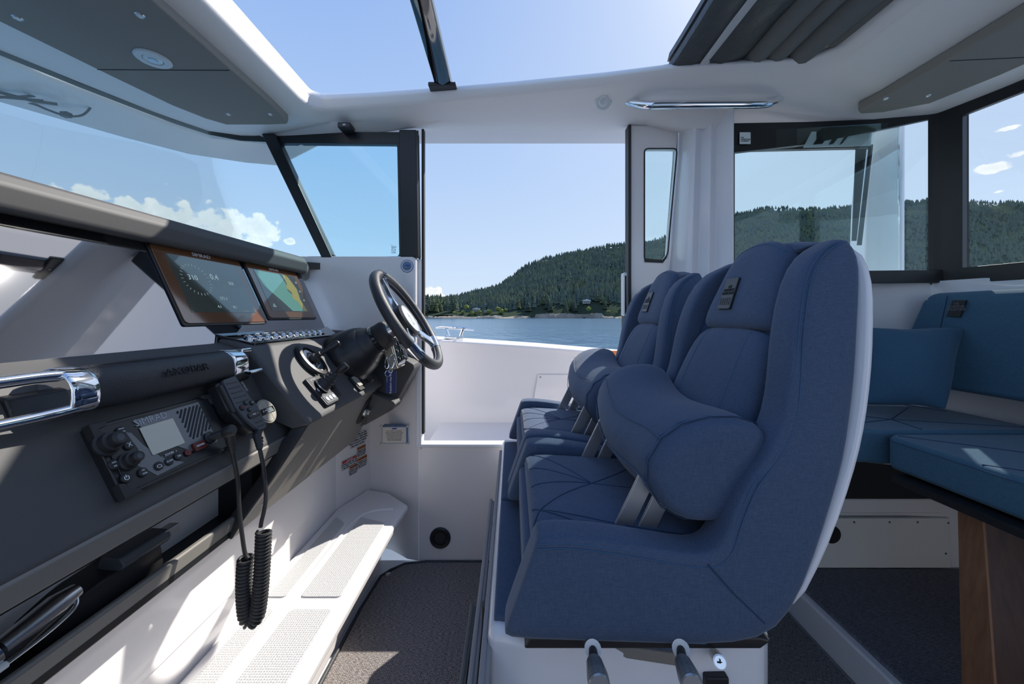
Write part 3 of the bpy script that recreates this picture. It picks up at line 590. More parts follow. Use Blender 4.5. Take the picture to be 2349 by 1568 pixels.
# forest on the hills: one mass
mb = MB(); rnd = random.Random(11); c_ = 0
V = []; Fc = []
while c_ < 21000:
    y = 425+(rnd.random()**1.3)*620; u = rnd.uniform(-.33, 1.75); x = u*y; yr = ridge_y(u)
    if y > yr+22: continue
    c_ += 1; z = ground(x, y)-1; h = rnd.uniform(8, 14)*(1 if u < .35 else .68); r = h*rnd.uniform(.24, .36); n = 5; a0 = rnd.random()*6
    for t0, t1, rr_ in ((.05, .7, r), (.42, 1.0, r*.62)):
        b0 = len(V); V.append((x, y, z+h*t1))
        for q in range(n): V.append((x+rr_*(.8+.4*rnd.random())*math.cos(a0+2*PI*q/n), y+rr_*math.sin(a0+2*PI*q/n), z+h*t0))
        for q in range(n): Fc.append((b0, b0+1+q, b0+1+(q+1) % n))
mb.b.free(); me = bpy.data.meshes.new('forest'); me.from_pydata(V, [], Fc); me.materials.append(M['forest_haze_green']); fo = bpy.data.objects.new('forest', me); C.objects.link(fo); WO[fo.name] = Vector((0, 0, 0))
fo['kind'] = 'stuff'; tag(fo, 'dense evergreen forest covering the hills across the water', 'forest')
# shrubs and houses on the far beach
def shrub(px, py, wpx, lab, m_='bush_leaf', Y=402):
    p = at(px, py, Y); r = wpx*Y/F/2; mb = MB(); bmesh.ops.create_icosphere(mb.b, subdivisions=2, radius=r)
    for v in mb.b.verts: v.co *= 1+.45*noise.noise(v.co*(2.2/r)+Vector((px, 0, 0))); v.co.z *= .8
    o = mb.build('shrub', m_, smooth=False); o.location = p; tag(o, lab, 'shrub', 'pale shrubs by the far beach'); return o
for i, (px, py, w_) in enumerate(((1070, 704, 13), (1142, 708, 12), (1100, 715, 10), (1122, 714, 13), (1150, 714, 14), (1083, 718, 14), (1062, 716, 10), (1160, 710, 9), (1350, 708, 12), (1395, 716, 12), (1412, 719, 14), (1043, 718, 12))):
    shrub(px, py, w_, 'pale yellow green shrub on the far beach, %s from the left of twelve' % ('third', 'seventh', 'fifth', 'sixth', 'eighth', 'fourth', 'second', 'ninth', 'tenth', 'eleventh', 'twelfth', 'first')[i])
def house(px, py, wpx, hpx, lab, Y=405):
    p = at(px, py, Y); w_ = wpx*Y/F; h_ = hpx*Y/F; h = thing('house', lab, 'house', p)
    MB().bb(p.x-w_/2, p.x+w_/2, Y, Y+5, p.z-h_, p.z).build('wall', 'house_wall', h)
    MB().prism([(p.x-w_*.6, Y-.8, p.z), (p.x+w_*.6, Y-.8, p.z), (p.x+w_*.6, Y-.8, p.z+.25*h_), (p.x, Y-.8, p.z+.75*h_), (p.x-w_*.6, Y-.8, p.z+.2*h_)], (0, 7, 0)).build('roof', 'house_roof', h)
    for k in range(3): MB().bb(p.x-w_*.38+k*w_*.28, p.x-w_*.2+k*w_*.28, Y-.1, Y+.1, p.z-h_*.8, p.z-h_*.2).build('window', 'house_glass', h)
house(1346, 690, 16, 6, 'pale house among the dark trees on the low headland', 420)
house(1092, 709, 14, 5, 'grey roofed beach house left of the two shore houses')
house(1117, 714, 12, 4, 'small flat beach house just right of its grey roofed neighbour')

# ================================================================== CONSOLE
con = thing('dash_console', 'charcoal dashboard console with glossy instrument panel and tan lit edges', 'console', (-.8, .6, .6))
Y0, Y1 = -.45, 1.66
ysweep([(-.905, 1.345), (-.893, 1.36), (-.890, 1.392), (-.905, 1.415), (-.94, 1.425), (-1.14, 1.43), (-1.16, 1.40), (-1.0, 1.352)], Y0, 1.655).build('hood', 'dash_grey', con, bevel=.007, seg=3)
MB().loft([[Vector((x, y, z)) for x, z in pp] for y, pp in ((1.65, ((-.905, 1.345), (-.893, 1.36), (-.890, 1.392), (-.905, 1.415), (-.94, 1.425), (-1.14, 1.43), (-1.16, 1.40), (-1.0, 1.352))),
     (1.715, ((-.93, 1.318), (-.915, 1.33), (-.91, 1.365), (-.93, 1.39), (-.96, 1.40), (-1.14, 1.405), (-1.16, 1.38), (-1.0, 1.325))))]).build('hood_end', 'dash_edge', con, bevel=.007)
MB().prism([(-1.12, Y0, 1.40), (-1.05, 1.76, 1.40), (-.86, 1.76, 1.405), (-.95, 1.70, 1.405)], (0, 0, -.03)).build('dash_top', 'black_plastic', con)
MB().loft([[Vector((-1.10, p.y, 1.395)), Vector((p.x+.02, p.y, 1.41)), Vector((p.x+.02, p.y, 1.36)), Vector((-1.1, p.y, 1.36))] for p in Lw[4:]]).build('dash_top', 'black_plastic', con)
MB().fbox(PAN, Y0, 1.665, -.012, .292, -.012, 0).build('instrument_panel', 'dash_panel_gloss', con, bevel=.002)
MB().fbox(PAN, Y0, .86, .004, .030, 0, .0015).build('upper_trim', 'black_gloss', con)
ysweep([(-.815, 1.088), (-.765, 1.070), (-.755, 1.060), (-.64, .832), (-.637, .822), (-.641, .790), (-.70, .785), (-.86, 1.02)], Y0, 1.12).build('dash_face', 'dash_grey', con, bevel=.005, seg=3)
ysweep([(-.6395, .826), (-.634, .820), (-.638, .788), (-.66, .786), (-.66, .81)], Y0, 1.08).build('edge_strip', 'dash_edge', con, bevel=.002)
ysweep([(-.815, 1.088), (-.70, 1.03), (-.70, .80), (-.86, .78)], 1.08, 1.64).build('dash_core', 'dash_grey', con)
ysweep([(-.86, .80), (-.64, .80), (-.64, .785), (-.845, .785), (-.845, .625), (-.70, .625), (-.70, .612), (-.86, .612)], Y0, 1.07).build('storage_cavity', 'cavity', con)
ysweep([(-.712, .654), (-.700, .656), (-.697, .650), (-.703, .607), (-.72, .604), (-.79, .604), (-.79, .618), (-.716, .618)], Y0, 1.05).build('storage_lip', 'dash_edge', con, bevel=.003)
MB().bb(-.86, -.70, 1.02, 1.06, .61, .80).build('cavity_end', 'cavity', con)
# fascia under the helm
def fpoly(fr, pts, h0, h1): a = [fr(y, v, h1) for y, v in pts]; return MB().prism(a, fr.n*(h0-h1))
fa = fpoly(FAS, [(1.085, .005), (1.02, .16), (.975, .235), (.97, .287), (1.69, .287), (1.735, .16), (1.66, .005)], -.02, 0).build('knee_panel', 'dash_edge', con, bevel=.003)
fpoly(FAS, [(1.07, .0), (1.005, .16), (.955, .24), (.94, .287), (.97, .287), (.975, .235), (1.02, .16), (1.085, .005)], -.03, .004).build('panel_edge', 'black_plastic', con, bevel=.003)
for y, v in ((1.09, .06), (1.27, .045), (1.25, .235), (1.50, .20), (1.03, .24), (1.52, .03)): MB().lathe(FAS(y, v, 0), FAS.n, [(.0045, 0), (.0035, .0015), (.0005, .0015)], 10).build('screw', 'screw', fa)
kl = FAS(1.60, .105); kk = thing('cut_off_switch', 'chrome engine cut-off switch on the knee panel under the helm', 'switch', kl)
fpoly(FAS, rcorner([(1.565, .05), (1.625, .05), (1.625, .17), (1.565, .17)], .028), 0, .008).build('switch_plate', 'rubber', kk, bevel=.002)
MB().lathe(FAS(1.597, .115, .006), FAS.n, [(.020, 0), (.019, .010), (.012, .016), (.001, .017)]).build('switch_body', 'steel', kk)
MB().fbox(FAS, 1.578, 1.612, .095, .115, .014, .030).build('switch_tab', 'chrome', kk, bevel=.003); MB().fbox(FAS, 1.606, 1.612, .118, .124, .014, .024).build('tell_tale', 'red', kk)
# helm pod
hp = thing('helm_pod', 'raised charcoal helm pod angled toward the driver', 'console', HELM(1.35, .1))
hpts = [(-.835, 1.098), (-.80, 1.098), (-.735, 1.076), (-.725, 1.068), (-.562, .876), (-.556, .862), (-.60, .85), (-.72, .90), (-.80, 1.03)]
def podring(y, s=0.): return [Vector((x-s, y, z-s*.4)) for x, z in hpts]
MB().loft([podring(1.052, .010), podring(1.060), podring(1.60), podring(1.69, .004)]).build('pod_body', 'dash_grey', hp, bevel=.006, seg=3)
MB().prism([(-.84, 1.66, 1.098), (-.72, 1.66, 1.092), (-.50, 1.66, .99), (-.432, 1.66, .950), (-.428, 1.66, .932), (-.525, 1.66, .75), (-.64, 1.66, .685), (-.72, 1.66, .66)], (0, .12, 0)).build('pod_cheek', 'dash_grey', hp, bevel=.006, seg=3)
MB().prism([(-.60, 1.60, .84), (-.50, 1.60, .80), (-.49, 1.60, .785), (-.62, 1.60, .70)], (0, .08, 0)).build('pod_ledge', 'dash_grey', hp, bevel=.006)
# switch panel
sw = thing('switch_panel', 'glossy blue black switch panel with eleven oval chrome buttons', 'switch panel', SWI(1.3, .04))
fpoly(SWI, rcorner([(1.045, -.01), (1.70, -.01), (1.60, .088), (1.08, .088)], .008), -.006, .003).build('panel_plate', 'black_gloss', sw, bevel=.001)
for k in range(11):
    y = 1.115+k*.0405; p = SWI(y, .052, .003)
    b_ = MB().lathe((0, 0, 0), (0, 0, 1), [(.0155, 0), (.0155, .004), (.0125, .0065), (.0120, .005), (.0005, .006)], 22)
    for v in b_.b.verts: q = v.co.copy(); v.co = p+Vector((0, 1, 0))*q.x*.95+SWI.d*q.y*1.15+SWI.n*q.z
    o = b_.build('button', 'chrome', sw)
    text(('VHF', 'AUX', 'HEAT', 'HORN', 'NAV', 'ANCHOR', 'BILGE', 'WIPER', 'WASH', 'DECK', 'LIGHT')[k], SWI(y, .018, .0035), (0, 1, 0), -SWI.d, .008, 'print_white', sw)
    MB().fbox(SWI, y-.004, y+.004, .0695, .072, .003, .0045).build('indicator', 'red' if k == 10 else 'green_ink' if k > 5 else 'print_grey', sw)
# displays
m = mat('screen_instruments', (.012, .02, .02), .03, coat=1, spec=.9, emit=((.10, .12, .11), .12))
mat('chart_land', (.30, .24, .06), .03, coat=1, spec=.9, emit=((.35, .27, .08), .15)); mat('chart_sea', (.10, .22, .17), .03, coat=1, spec=.9, emit=((.12, .30, .22), .15)); mat('screen_line', (.4, .5, .5), .3, emit=((.4, .55, .55), .3))
def display(y0, y1, v0, v1, lab):
    d = thing('chart_display', lab, 'display', PAN((y0+y1)/2, (v0+v1)/2))
    fpoly(PAN, rcorner([(y0-.006, v0-.006), (y1+.006, v0-.006), (y1+.006, v1+.006), (y0-.006, v1+.006)], .008), 0, .004).build('housing', 'black_frame', d, bevel=.001)
    fpoly(PAN, rcorner([(y0, v0), (y1, v0), (y1, v1), (y0, v1)], .014), 0, .0065).build('bezel', 'bezel_bronze', d, bevel=.0008)
    return d
d = display(.962, 1.277, .004, .232, 'left and larger of the two chart displays, showing dark instrument gauges')
sc_ = MB().fbox(PAN, .995, 1.243, .030, .200, .0065, .0072).build('screen', 'screen_instruments', d)
text('SIMRAD', PAN(1.12, .0165, .0068), (0, 1, 0), -PAN.d, .016, 'print_white', d, sx=1.2)
for b_, y, v, s_ in (('0.4', 1.13, .085, .026), ('310', 1.05, .095, .022), ('171.1', 1.13, .155, .014), ('0.0', 1.19, .10, .016), ('4.1', 1.10, .182, .012), ('8.1', 1.16, .182, .012)):
    text(b_, PAN(y, v, .0074), (0, 1, 0), -PAN.d, s_, 'screen_line', sc_, 'digits')
g = MB()
for k in range(26):
    a = 2*PI*k/26; g.tube([PAN(1.06+.042*math.cos(a), .10+.042*math.sin(a), .0074), PAN(1.06+.049*math.cos(a), .10+.049*math.sin(a), .0074)], .0005, 4)
g.build('gauge_ticks', 'screen_line', sc_)
MB().fbox(PAN, 1.19, 1.215, .194, .1955, .0072, .0076).build('status_line', 'chart_land', sc_)
d = display(1.308, 1.612, .004, .218, 'right and smaller of the two chart displays, showing a sea chart')
sc_ = MB().fbox(PAN, 1.335, 1.585, .030, .192, .0065, .0072).build('screen', 'screen_instruments', d)
text('SIMRAD', PAN(1.46, .0165, .0068), (0, 1, 0), -PAN.d, .014, 'print_white', d, sx=1.2)
fpoly(PAN, [(1.337, .032), (1.48, .032), (1.50, .07), (1.49, .10), (1.52, .13), (1.54, .19), (1.46, .19), (1.42, .15), (1.35, .09)], .0072, .0076).build('chart_shallows', 'chart_sea', sc_)
fpoly(PAN, [(1.50, .032), (1.53, .032), (1.56, .09), (1.55, .14), (1.565, .19), (1.54, .19), (1.525, .15), (1.50, .135), (1.51, .11), (1.488, .09), (1.505, .07)], .0072, .0079).build('chart_land', 'chart_land', sc_)
for k, b_ in enumerate(('24', '3.1', '6.8')): text(b_, PAN(1.575, .06+k*.04, .0082), (0, 1, 0), -PAN.d, .010, 'screen_line', sc_, 'digits')
text('171\nHDG', PAN(1.36, .17, .0082), (0, 1, 0), -PAN.d, .008, 'screen_line', sc_, 'digits')
# small camera puck over the panel
pk = thing('light_sensor', 'small dark sensor block tucked under the hood over the left display', 'sensor', PAN(1.12, -.012, .01)); fpoly(PAN, [(1.10, -.008), (1.16, -.008), (1.15, .003), (1.11, .003)], 0, .012).build('block', 'black_plastic', pk, bevel=.001)
MB().lathe(PAN(1.135, -.003, .012), PAN.n, [(.004, 0), (.003, .002), (.0003, .002)], 12).build('eye', 'lens', pk)

# padded grab rail on the dash
GX, GZ = -.712, 1.040
gr = thing('grab_rail', 'black leather padded grab rail with chrome ends along the dash', 'grab rail', (GX, .62, GZ-.03))
def ell(y, a, b_, dx=0, dz=0, n=20, tilt=.5):
    out = []
    for k in range(n):
        t = 2*PI*k/n; cx = abs(math.cos(t))**.8*math.copysign(1, math.cos(t))*a; cz = abs(math.sin(t))**.8*math.copysign(1, math.sin(t))*b_
        out.append(Vector((GX+dx+cx*math.cos(tilt)+cz*math.sin(tilt)*.0, y, GZ+dz+cz-cx*.25)))
    return out
MB().loft([ell(.628, .030, .030), ell(.634, .034, .034), ell(.70, .036, .036), ell(.80, .036, .0355), ell(.93, .034, .034), ell(.938, .031, .031)]).build('pad', 'leather', gr)
MB().tube([Vector((GX+.005, .634, GZ+.037)), Vector((GX+.005, .93, GZ+.0345))], .001, 5).build('pad_seam', 'leather_dark', gr)
text('AXOPAR', Vector((GX+.034, .795, GZ+.008)), (-.02, 1, 0), (-.32, 0, .95), .022, 'leather_dark', gr, ext=.0012, sx=1.25)
MB().loft([ell(.936, .034, .034), ell(.944, .035, .035), ell(.985, .032, .033), ell(.990, .030, .031)]).build('end_cap', 'chrome', gr, bevel=.002)
MB().loft([[Vector((GX+x, y, GZ+z)) for x, z in ((-.02, .034), (.012, .036), (.014, .026), (-.02, .024))] for y in (.984, 1.02)]).build('end_loop', 'chrome', gr, bevel=.003, seg=3)
MB().loft([[Vector((GX+x, y, GZ+z)) for x, z in ((-.02, -.020), (.034, -.020), (.038, -.026), (.03, -.034), (-.02, -.034))] for y in (.984, 1.03)]).build('end_loop', 'chrome', gr, bevel=.003, seg=3)
MB().bb(GX-.03, GX-.0, .985, 1.03, GZ-.05, GZ+.03).build('bracket', 'black_plastic', gr, bevel=.004)
MB().loft([ell(.632, .034, .034), ell(.622, .0355, .0365), ell(.600, .035, .037), ell(.590, .033, .036)]).build('end_cap', 'chrome', gr, bevel=.004, seg=3)
MB().tube(resample([(GX+.004, .605, GZ+.025), (GX+.002, .58, GZ+.028), (GX, .53, GZ+.028), (GX, .40, GZ+.026), (GX-.01, .25, GZ+.026)], 4), .009, 12).build('end_loop', 'chrome', gr)
MB().tube(resample([(GX+.020, .605, GZ-.026), (GX+.018, .58, GZ-.028), (GX+.012, .53, GZ-.030), (GX+.006, .40, GZ-.030), (GX, .25, GZ-.030)], 4), .009, 12).build('end_loop', 'chrome', gr)
ysweep([(-.753, 1.045), (-.735, 1.04), (-.72, 1.0), (-.735, .99)], .55, 1.0).build('mount_rail', 'black_plastic', gr, bevel=.004)

# VHF radio
ra = thing('marine_radio', 'black and grey marine radio with knobs, screen and slanted speaker slots', 'radio', DASH(.745, .17))
def f2(fr, nm, m_, par, y0, y1, v0, v1, h0, h1, r=.004, bevel=.001, label=None): return fpoly(fr, rcorner([(y0, v0), (y1, v0), (y1, v1), (y0, v1)], r), h0, h1).build(nm, m_, par, bevel=bevel, label=label)
f2(DASH, 'body', 'black_plastic', ra, .622, .868, .104, .236, 0, .020, .006, .003)
f2(DASH, 'face_plate', 'black_frame', ra, .632, .860, .111, .229, .02, .0225, .004)
def onf(px, py, h=.0235):       # (y, v) on the dash face of a point measured in the photograph
    r = Vector(((px-1174.5)/F, 1, (725-py)/F)); o = DASH(0, 0, h)-Vector((0, 0, ZC)); t_ = o.dot(DASH.n)/r.dot(DASH.n); q = r*t_-o
    return q.y, q.dot(DASH.d)
fpoly(DASH, [onf(303, 965), onf(455, 921), onf(500, 1012), onf(440, 1034), onf(405, 1022), onf(340, 988), onf(318, 975)], .0225, .0235).build('speaker_plate', 'radio_grey', ra, bevel=.0006)
fpoly(DASH, [onf(288, 990), onf(302, 992), onf(330, 1020), onf(372, 1048), onf(424, 1059), onf(362, 1090), onf(340, 1078), onf(305, 1062), onf(318, 1030)], .0225, .0230).build('key_plate', 'radio_grey', ra, bevel=.0004)
sq = [onf(326, 980), onf(394, 958.5), onf(425, 1013), onf(344, 1049)]; ym0 = (sq[0][0]+sq[3][0])/2; ym1 = (sq[1][0]+sq[2][0])/2; vm0 = (sq[0][1]+sq[1][1])/2; vm1 = (sq[2][1]+sq[3][1])/2
f2(DASH, 'screen', 'lcd', ra, ym0, ym1, vm0, vm1, .0235, .0243, .002, .0004)
for (y, v) in ((.622, .104), (.868, .104), (.622, .236), (.868, .236)):
    sy = 1 if y < .7 else -1; sv = 1 if v < .2 else -1
    fpoly(DASH, [(y-.002*sy, v-.002*sv), (y+.028*sy, v-.002*sv), (y+.020*sy, v+.008*sv), (y+.009*sy, v+.010*sv), (y+.008*sy, v+.022*sv), (y-.002*sy, v+.026*sv)][::sy*sv], .010, .0255).build('corner_guard', 'rubber', ra, bevel=.0015)
text('SIMRAD', DASH(*onf(347, 961), .0238), (0, 1, 0), -DASH.d, .0185, 'print_grey', ra, sx=1.0)
for (a, b_), (c_, d_) in (((1292, 432), (1288, 460)), ((1340, 414), (1318, 513)), ((1387, 400), (1348, 568)), ((1437, 385), (1380, 626)), ((1482, 372), (1410, 683)), ((1525, 360), (1440, 738)), ((1560, 380), (1478, 762)), ((1590, 432), (1525, 743)), ((1618, 487), (1575, 723)), ((1648, 537), (1625, 668)), ((1680, 592), (1668, 648))):
    MB().tube([DASH(*onf(160+a/5.228, 860+b_/5.228), .0236), DASH(*onf(160+c_/5.228, 860+d_/5.228), .0236)], .0021, 6, flat=.6).build('speaker_slot', 'cavity', ra)
def knob(y, v, r, h, lab=None):
    p = DASH(y, v, .0225); o = MB().lathe(p, DASH.n, [(r*1.25, 0), (r*1.25, .003), (r*1.02, .005), (r, h*.50), (r*.74, h*.56), (r*.72, h*.92), (r*.6, h), (r*.35, h*.985), (.0003, h*.96)]).build('knob', 'rubber', ra)
    MB().lathe(p+DASH.n*(h*.955), DASH.n, [(r*.42, 0), (r*.36, .0012), (.0003, .0008)], 16).build('knob_cap', 'handset_grey', o)
knob(*onf(243, 1019), .0165, .030); knob(*onf(293, 1058), .0125, .025)
def key(y, v, r, t_, s_=.006, m_='rubber', tm='print_white'):
    o = MB().lathe(DASH(y, v, .0228), DASH.n, [(r, 0), (r, .0025), (r*.85, .0035), (.0003, .0035)], 20).build('key', m_, ra)
    if t_: text(t_, DASH(y, v, .0265), (0, 1, 0), -DASH.d, s_, tm, o)
for px, py, r_, t_, s_ in ((278, 987, .0075, 'MENU\n__\nHOME', .0034), (296, 1020, .0082, 'X', .011), (262, 1065, .0085, 'WX\n__\nH/L', .0038), (329, 1082, .0080, 'AIS\n__\nMOB', .0038), (291, 1095, .0085, '', .01),
          (365.5, 1067.5, .0080, '', .01), (388.5, 1057, .0078, 'SCAN', .0050), (409.5, 1046, .0076, 'TRI', .0055)): key(*onf(px, py, .025), r_, t_, s_)
key(*onf(430, 1038), .0068, '16', .006, 'dark_red', 'red')
py_, pv_ = onf(291, 1095, .0265); wy_, wv_ = onf(365.5, 1067.5, .0265)
MB().tube([DASH(py_+.0036*math.sin(a_), pv_-.0036*math.cos(a_), .0266) for a_ in [PI*.2+k*.1*PI for k in range(17)]], .0007, 5).build('power_mark', 'print_white', ra)
MB().tube([DASH(py_, pv_-.0050, .0266), DASH(py_, pv_, .0266)], .0007, 5).build('power_mark', 'print_white', ra)
MB().tube([DASH(wy_+x, wv_+y_, .0266) for x, y_ in ((-.004, .002), (-.004, -.0005), (-.001, -.002), (.002, -.0015), (.004, .0005), (.004, .003), (-.003, .003))], .0006, 5).build('weather_mark', 'print_white', ra)
text('-  ZOOM  +', DASH(*onf(389, 1040), .0238), (0, 1, 0), -DASH.d, .0062, 'print_white', ra)
dy_, dv_ = onf(458, 1021, .028)
f2(DASH, 'distress_cover', 'dark_red', ra, dy_-.014, dy_+.014, dv_-.009, dv_+.009, .0235, .030, .003, .001, 'dark red guarded call button')
text('DISTRESS', DASH(dy_, dv_, .0303), (0, 1, 0), -DASH.d, .0052, 'print_white', ra, sx=.9)
ky, kv = onf(484, 1002, .03)
sk = MB().lathe(DASH(ky, kv, .0235), DASH.n, [(.013, 0), (.013, .006), (.010, .008), (.0003, .008)]).build('mic_socket', 'black_plastic', ra)
# microphone handset, plug and coiled lead
hs = thing('radio_handset', 'dark grey radio handset with speaker grille hanging on the dash', 'handset', DASH(.92, .16, .05))
HF = frame((DASH(0, .165, .052).x, DASH(0, .165, .052).z), (DASH(0, .265, .052).x, DASH(0, .265, .052).z))
fpoly(HF, rcorner([(.868, -.078), (.930, -.082), (.948, -.002), (.950, .022), (.944, .058), (.905, .058), (.885, .035), (.866, -.01)], .006), -.034, -.004).build('back_shell', 'black_plastic', hs, bevel=.006, seg=3)
fpoly(HF, rcorner([(.882, -.080), (.925, -.084), (.940, -.015), (.948, .0), (.948, .022), (.944, .062), (.915, .062), (.893, .030), (.880, -.01)], .005), -.006, .003).build('front_face', 'handset_grey', hs, bevel=.002)
for k in range(5): MB().fbox(HF, .888, .920+k*.0022, -.070+k*.0125, -.0675+k*.0125, .003, .0042).build('grille_slot', 'black_plastic', hs)
for k in range(2): MB().fbox(HF, .915, .938, .040+k*.011, .0425+k*.011, .003, .0042).build('grille_slot', 'black_plastic', hs)
MB().fbox(HF, .868, .878, -.070, .0, -.012, .002).build('talk_key', 'rubber', hs, bevel=.002)
def hkey(y, v, r, t_, m_='black_plastic', tm='print_white'):
    o = MB().lathe(HF(y, v, .003), HF.n, [(r, 0), (r, .0025), (r*.8, .0038), (.0003, .0038)], 18).build('key', m_, hs)
    if t_: text(t_, HF(y, v, .0071), (0, 1, 0), -HF.d, r*.9, tm, o)
hkey(.896, -.004, .0068, '16', 'black_plastic', 'red'); hkey(.913, -.012, .0052, '^'); hkey(.914, .006, .0052, 'v'); hkey(.932, -.008, .0065, 'X')
fpoly(HF, rcorner([(.901, .014), (.940, .014), (.940, .028), (.901, .028)], .007), .003, .006).build('volume_key', 'black_plastic', hs, bevel=.001); text('-  VOL  +', HF(.9205, .021, .0063), (0, 1, 0), -HF.d, .0065, 'print_white', hs)
text('SIMRAD', HF(.936, -.052, .0033), HF.d+Vector((0, .18, 0)), (0, 1, 0), .0075, 'print_grey', hs)
MB().bb(-.70, -.672, .89, .93, .93, .99).build('hang_clip', 'black_plastic', hs, bevel=.003)
cb = thing('coiled_lead', 'black coiled microphone lead hanging in a loop below the radio', 'cable', at(580, 1400, .88))
Yc = .87
pA = [DASH(.842, .196, .03), DASH(.842, .196, .05), DASH(.848, .194, .062)]
ed0 = at(526, 988, .825)
plug = MB().tube([DASH(ky, kv, .028), DASH(ky, kv, .028).lerp(ed0, .4), ed0], .0080, 14).build('plug', 'rubber', cb)
el_ = ed0; MB().lathe(el_-DASH.n*.012, DASH.n, [(.011, 0), (.0125, .003), (.0125, .018), (.010, .022), (.0003, .022)]).build('plug_elbow', 'rubber', cb)
pe = at(533, 1035, .845)
MB().tube([el_, at(529, 1012, .835), pe], .01, 12, rs=[.011, .009, .006]).build('strain_relief', 'rubber', cb)
for k in range(4): q_ = el_.lerp(pe, .45+.13*k); MB().tube([q_, q_+Vector((0, 0, -.004))], .0095-.0008*k, 12).build('relief_rib', 'rubber', cb)
hb = HF(.930, .060, -.012); MB().tube([hb, at(590, 1000, .90), at(596, 1030, .89)], .01, 12, rs=[.010, .009, .006]).build('strain_relief', 'rubber', cb)
for k in range(3): q_ = hb.lerp(at(596, 1030, .89), .4+.17*k); MB().tube([q_, q_+Vector((0, 0, -.004))], .0098-.0008*k, 12).build('relief_rib', 'rubber', cb)
wr = .0044
MB().tube(resample([pe, at(545, 1100, .868), at(549, 1170, .87), at(556, 1230, Yc), at(562, 1268, Yc), at(570, 1280, Yc)], 5), wr, 8).build('lead', 'rubber', cb)
MB().tube(resample([at(596, 1030, .89), at(604, 1070, .885), at(610, 1130, .88), at(607, 1165, .875), at(600, 1195, Yc), at(598, 1208, Yc)], 5), wr, 8).build('lead', 'rubber', cb)
cen = resample([at(563, 1278, Yc), at(560, 1330, Yc), at(561, 1380, Yc), at(566, 1414, Yc), at(578, 1424, Yc), at(590, 1408, Yc), at(597, 1360, Yc), at(602, 1290, Yc), at(605, 1218, Yc)], 12)
ln = [0]
for a, b_ in zip(cen, cen[1:]): ln.append(ln[-1]+(b_-a).length)
tot = ln[-1]; turns = 46; NP = turns*14; hx_ = []; up_ = Vector((0, 1, 0)); j = 0
for i in range(NP+1):
    s_ = tot*i/NP
    while j < len(ln)-2 and ln[j+1] < s_: j += 1
    f_ = (s_-ln[j])/(ln[j+1]-ln[j]); c0 = cen[j].lerp(cen[j+1], f_); d_ = (cen[j+1]-cen[j]).normalized(); u_ = d_.cross(up_).normalized(); a_ = 2*PI*turns*i/NP
    hx_.append(c0+(u_*math.cos(a_)+up_*math.sin(a_))*.0136)
MB().tube(hx_, .0037, 6).build('coil', 'rubber', cb)
# round stereo remote
rd = thing('stereo_remote', 'round dash remote with tan keys and a small lit window', 'remote', DASH(1.0, .19))
pc = DASH(.992, .188, 0)
MB().lathe(pc, DASH.n, [(.036, 0), (.037, .006), (.037, .030), (.0345, .036), (.031, .037), (.001, .037)], 36).build('housing', 'rubber', rd)
MB().lathe(pc+DASH.n*.0365, DASH.n, [(.033, 0), (.0325, .0022), (.0305, .0022), (.030, .0008)], 36).build('trim_ring', 'tan_button', rd)
def seg_(a0, a1, y0):    # key wedge clipped by the central band
    pts = [(y0*0+.029*math.cos(a), .029*math.sin(a)) for a in [a0+(a1-a0)*k/6 for k in range(7)]]
    return pts
for s_ in (-1, 1):
    for a, b_ in ((-.029, -.0105), (-.0095, .0095), (.0105, .029)):
        xs = [a+(b_-a)*k/5 for k in range(6)]; pts = [(x, s_*.0085) for x in xs]+[(x, s_*max(.009, math.sqrt(max(.029**2-x*x, 0)))) for x in xs[::-1]]
        MB().prism([pc+Vector((0, x, 0))+DASH.d*v+DASH.n*.0400 for x, v in pts], DASH.n*-.003).build('key', 'tan_button', rd, bevel=.0006)
MB().prism([pc+Vector((0, x, 0))+DASH.d*v+DASH.n*.0385 for x, v in ((-.0285, -.0075), (.0285, -.0075), (.0285, .0075), (-.0285, .0075))], DASH.n*-.002).build('display_band', 'black_gloss', rd)
MB().prism([pc+Vector((0, x, 0))+DASH.d*v+DASH.n*.0390 for x, v in ((.002, -.007), (.022, -.007), (.027, .006), (.002, .006))], DASH.n*-.001).build('window', 'lcd', rd)
text('JL AUDIO', pc+Vector((0, 0, 0))+DASH.d*-.002+DASH.n*.0395, (0, 1, 0), -DASH.d, .007, 'print_white', rd)

# throttle and joystick
th = thing('throttle_control', 'round black throttle dial with short lever on the helm pod', 'throttle', HELM(1.26, .08)); pc = HELM(1.262, .085)
def hl_(o, dsc, nm, m_, par, n=32, el_=(1, 1)):
    b_ = MB().lathe((0, 0, 0), (0, 0, 1), dsc, n)
    for v in b_.b.verts: q = v.co.copy(); v.co = o+Vector((0, 1, 0))*q.x*el_[0]+HELM.d*q.y*el_[1]+HELM.n*q.z
    return b_.build(nm, m_, par)
hl_(pc, [(.052, 0), (.054, .006), (.054, .014), (.050, .020), (.040, .022), (.038, .014), (.001, .013)], 'bezel', 'black_plastic', th, 36, (1, 1.25))
hl_(pc, [(.036, .012), (.035, .018), (.026, .019), (.024, .014), (.001, .014)], 'dial', 'chrome', th, 32, (1, 1.2))
hl_(pc, [(.022, .014), (.021, .020), (.001, .021)], 'dial_core', 'black_gloss', th, 28, (1, 1.2))
hl_(pc, [(.016, .018), (.016, .032), (.010, .036), (.008, .05), (.001, .05)], 'collar', 'rubber', th, 20)
a = pc+HELM.n*.040; b_ = a+Vector((.032, .030, .026))*1.5
MB().tube([a, a.lerp(b_, .35), a.lerp(b_, .45), a.lerp(b_, .95), b_], .012, 16, rs=[.007, .007, .0105, .0125, .010]).build('lever', 'black_plastic', th)
MB().tube([b_, b_+(b_-a).normalized()*.002], .006, 14).build('lever_button', 'handset_grey', th)
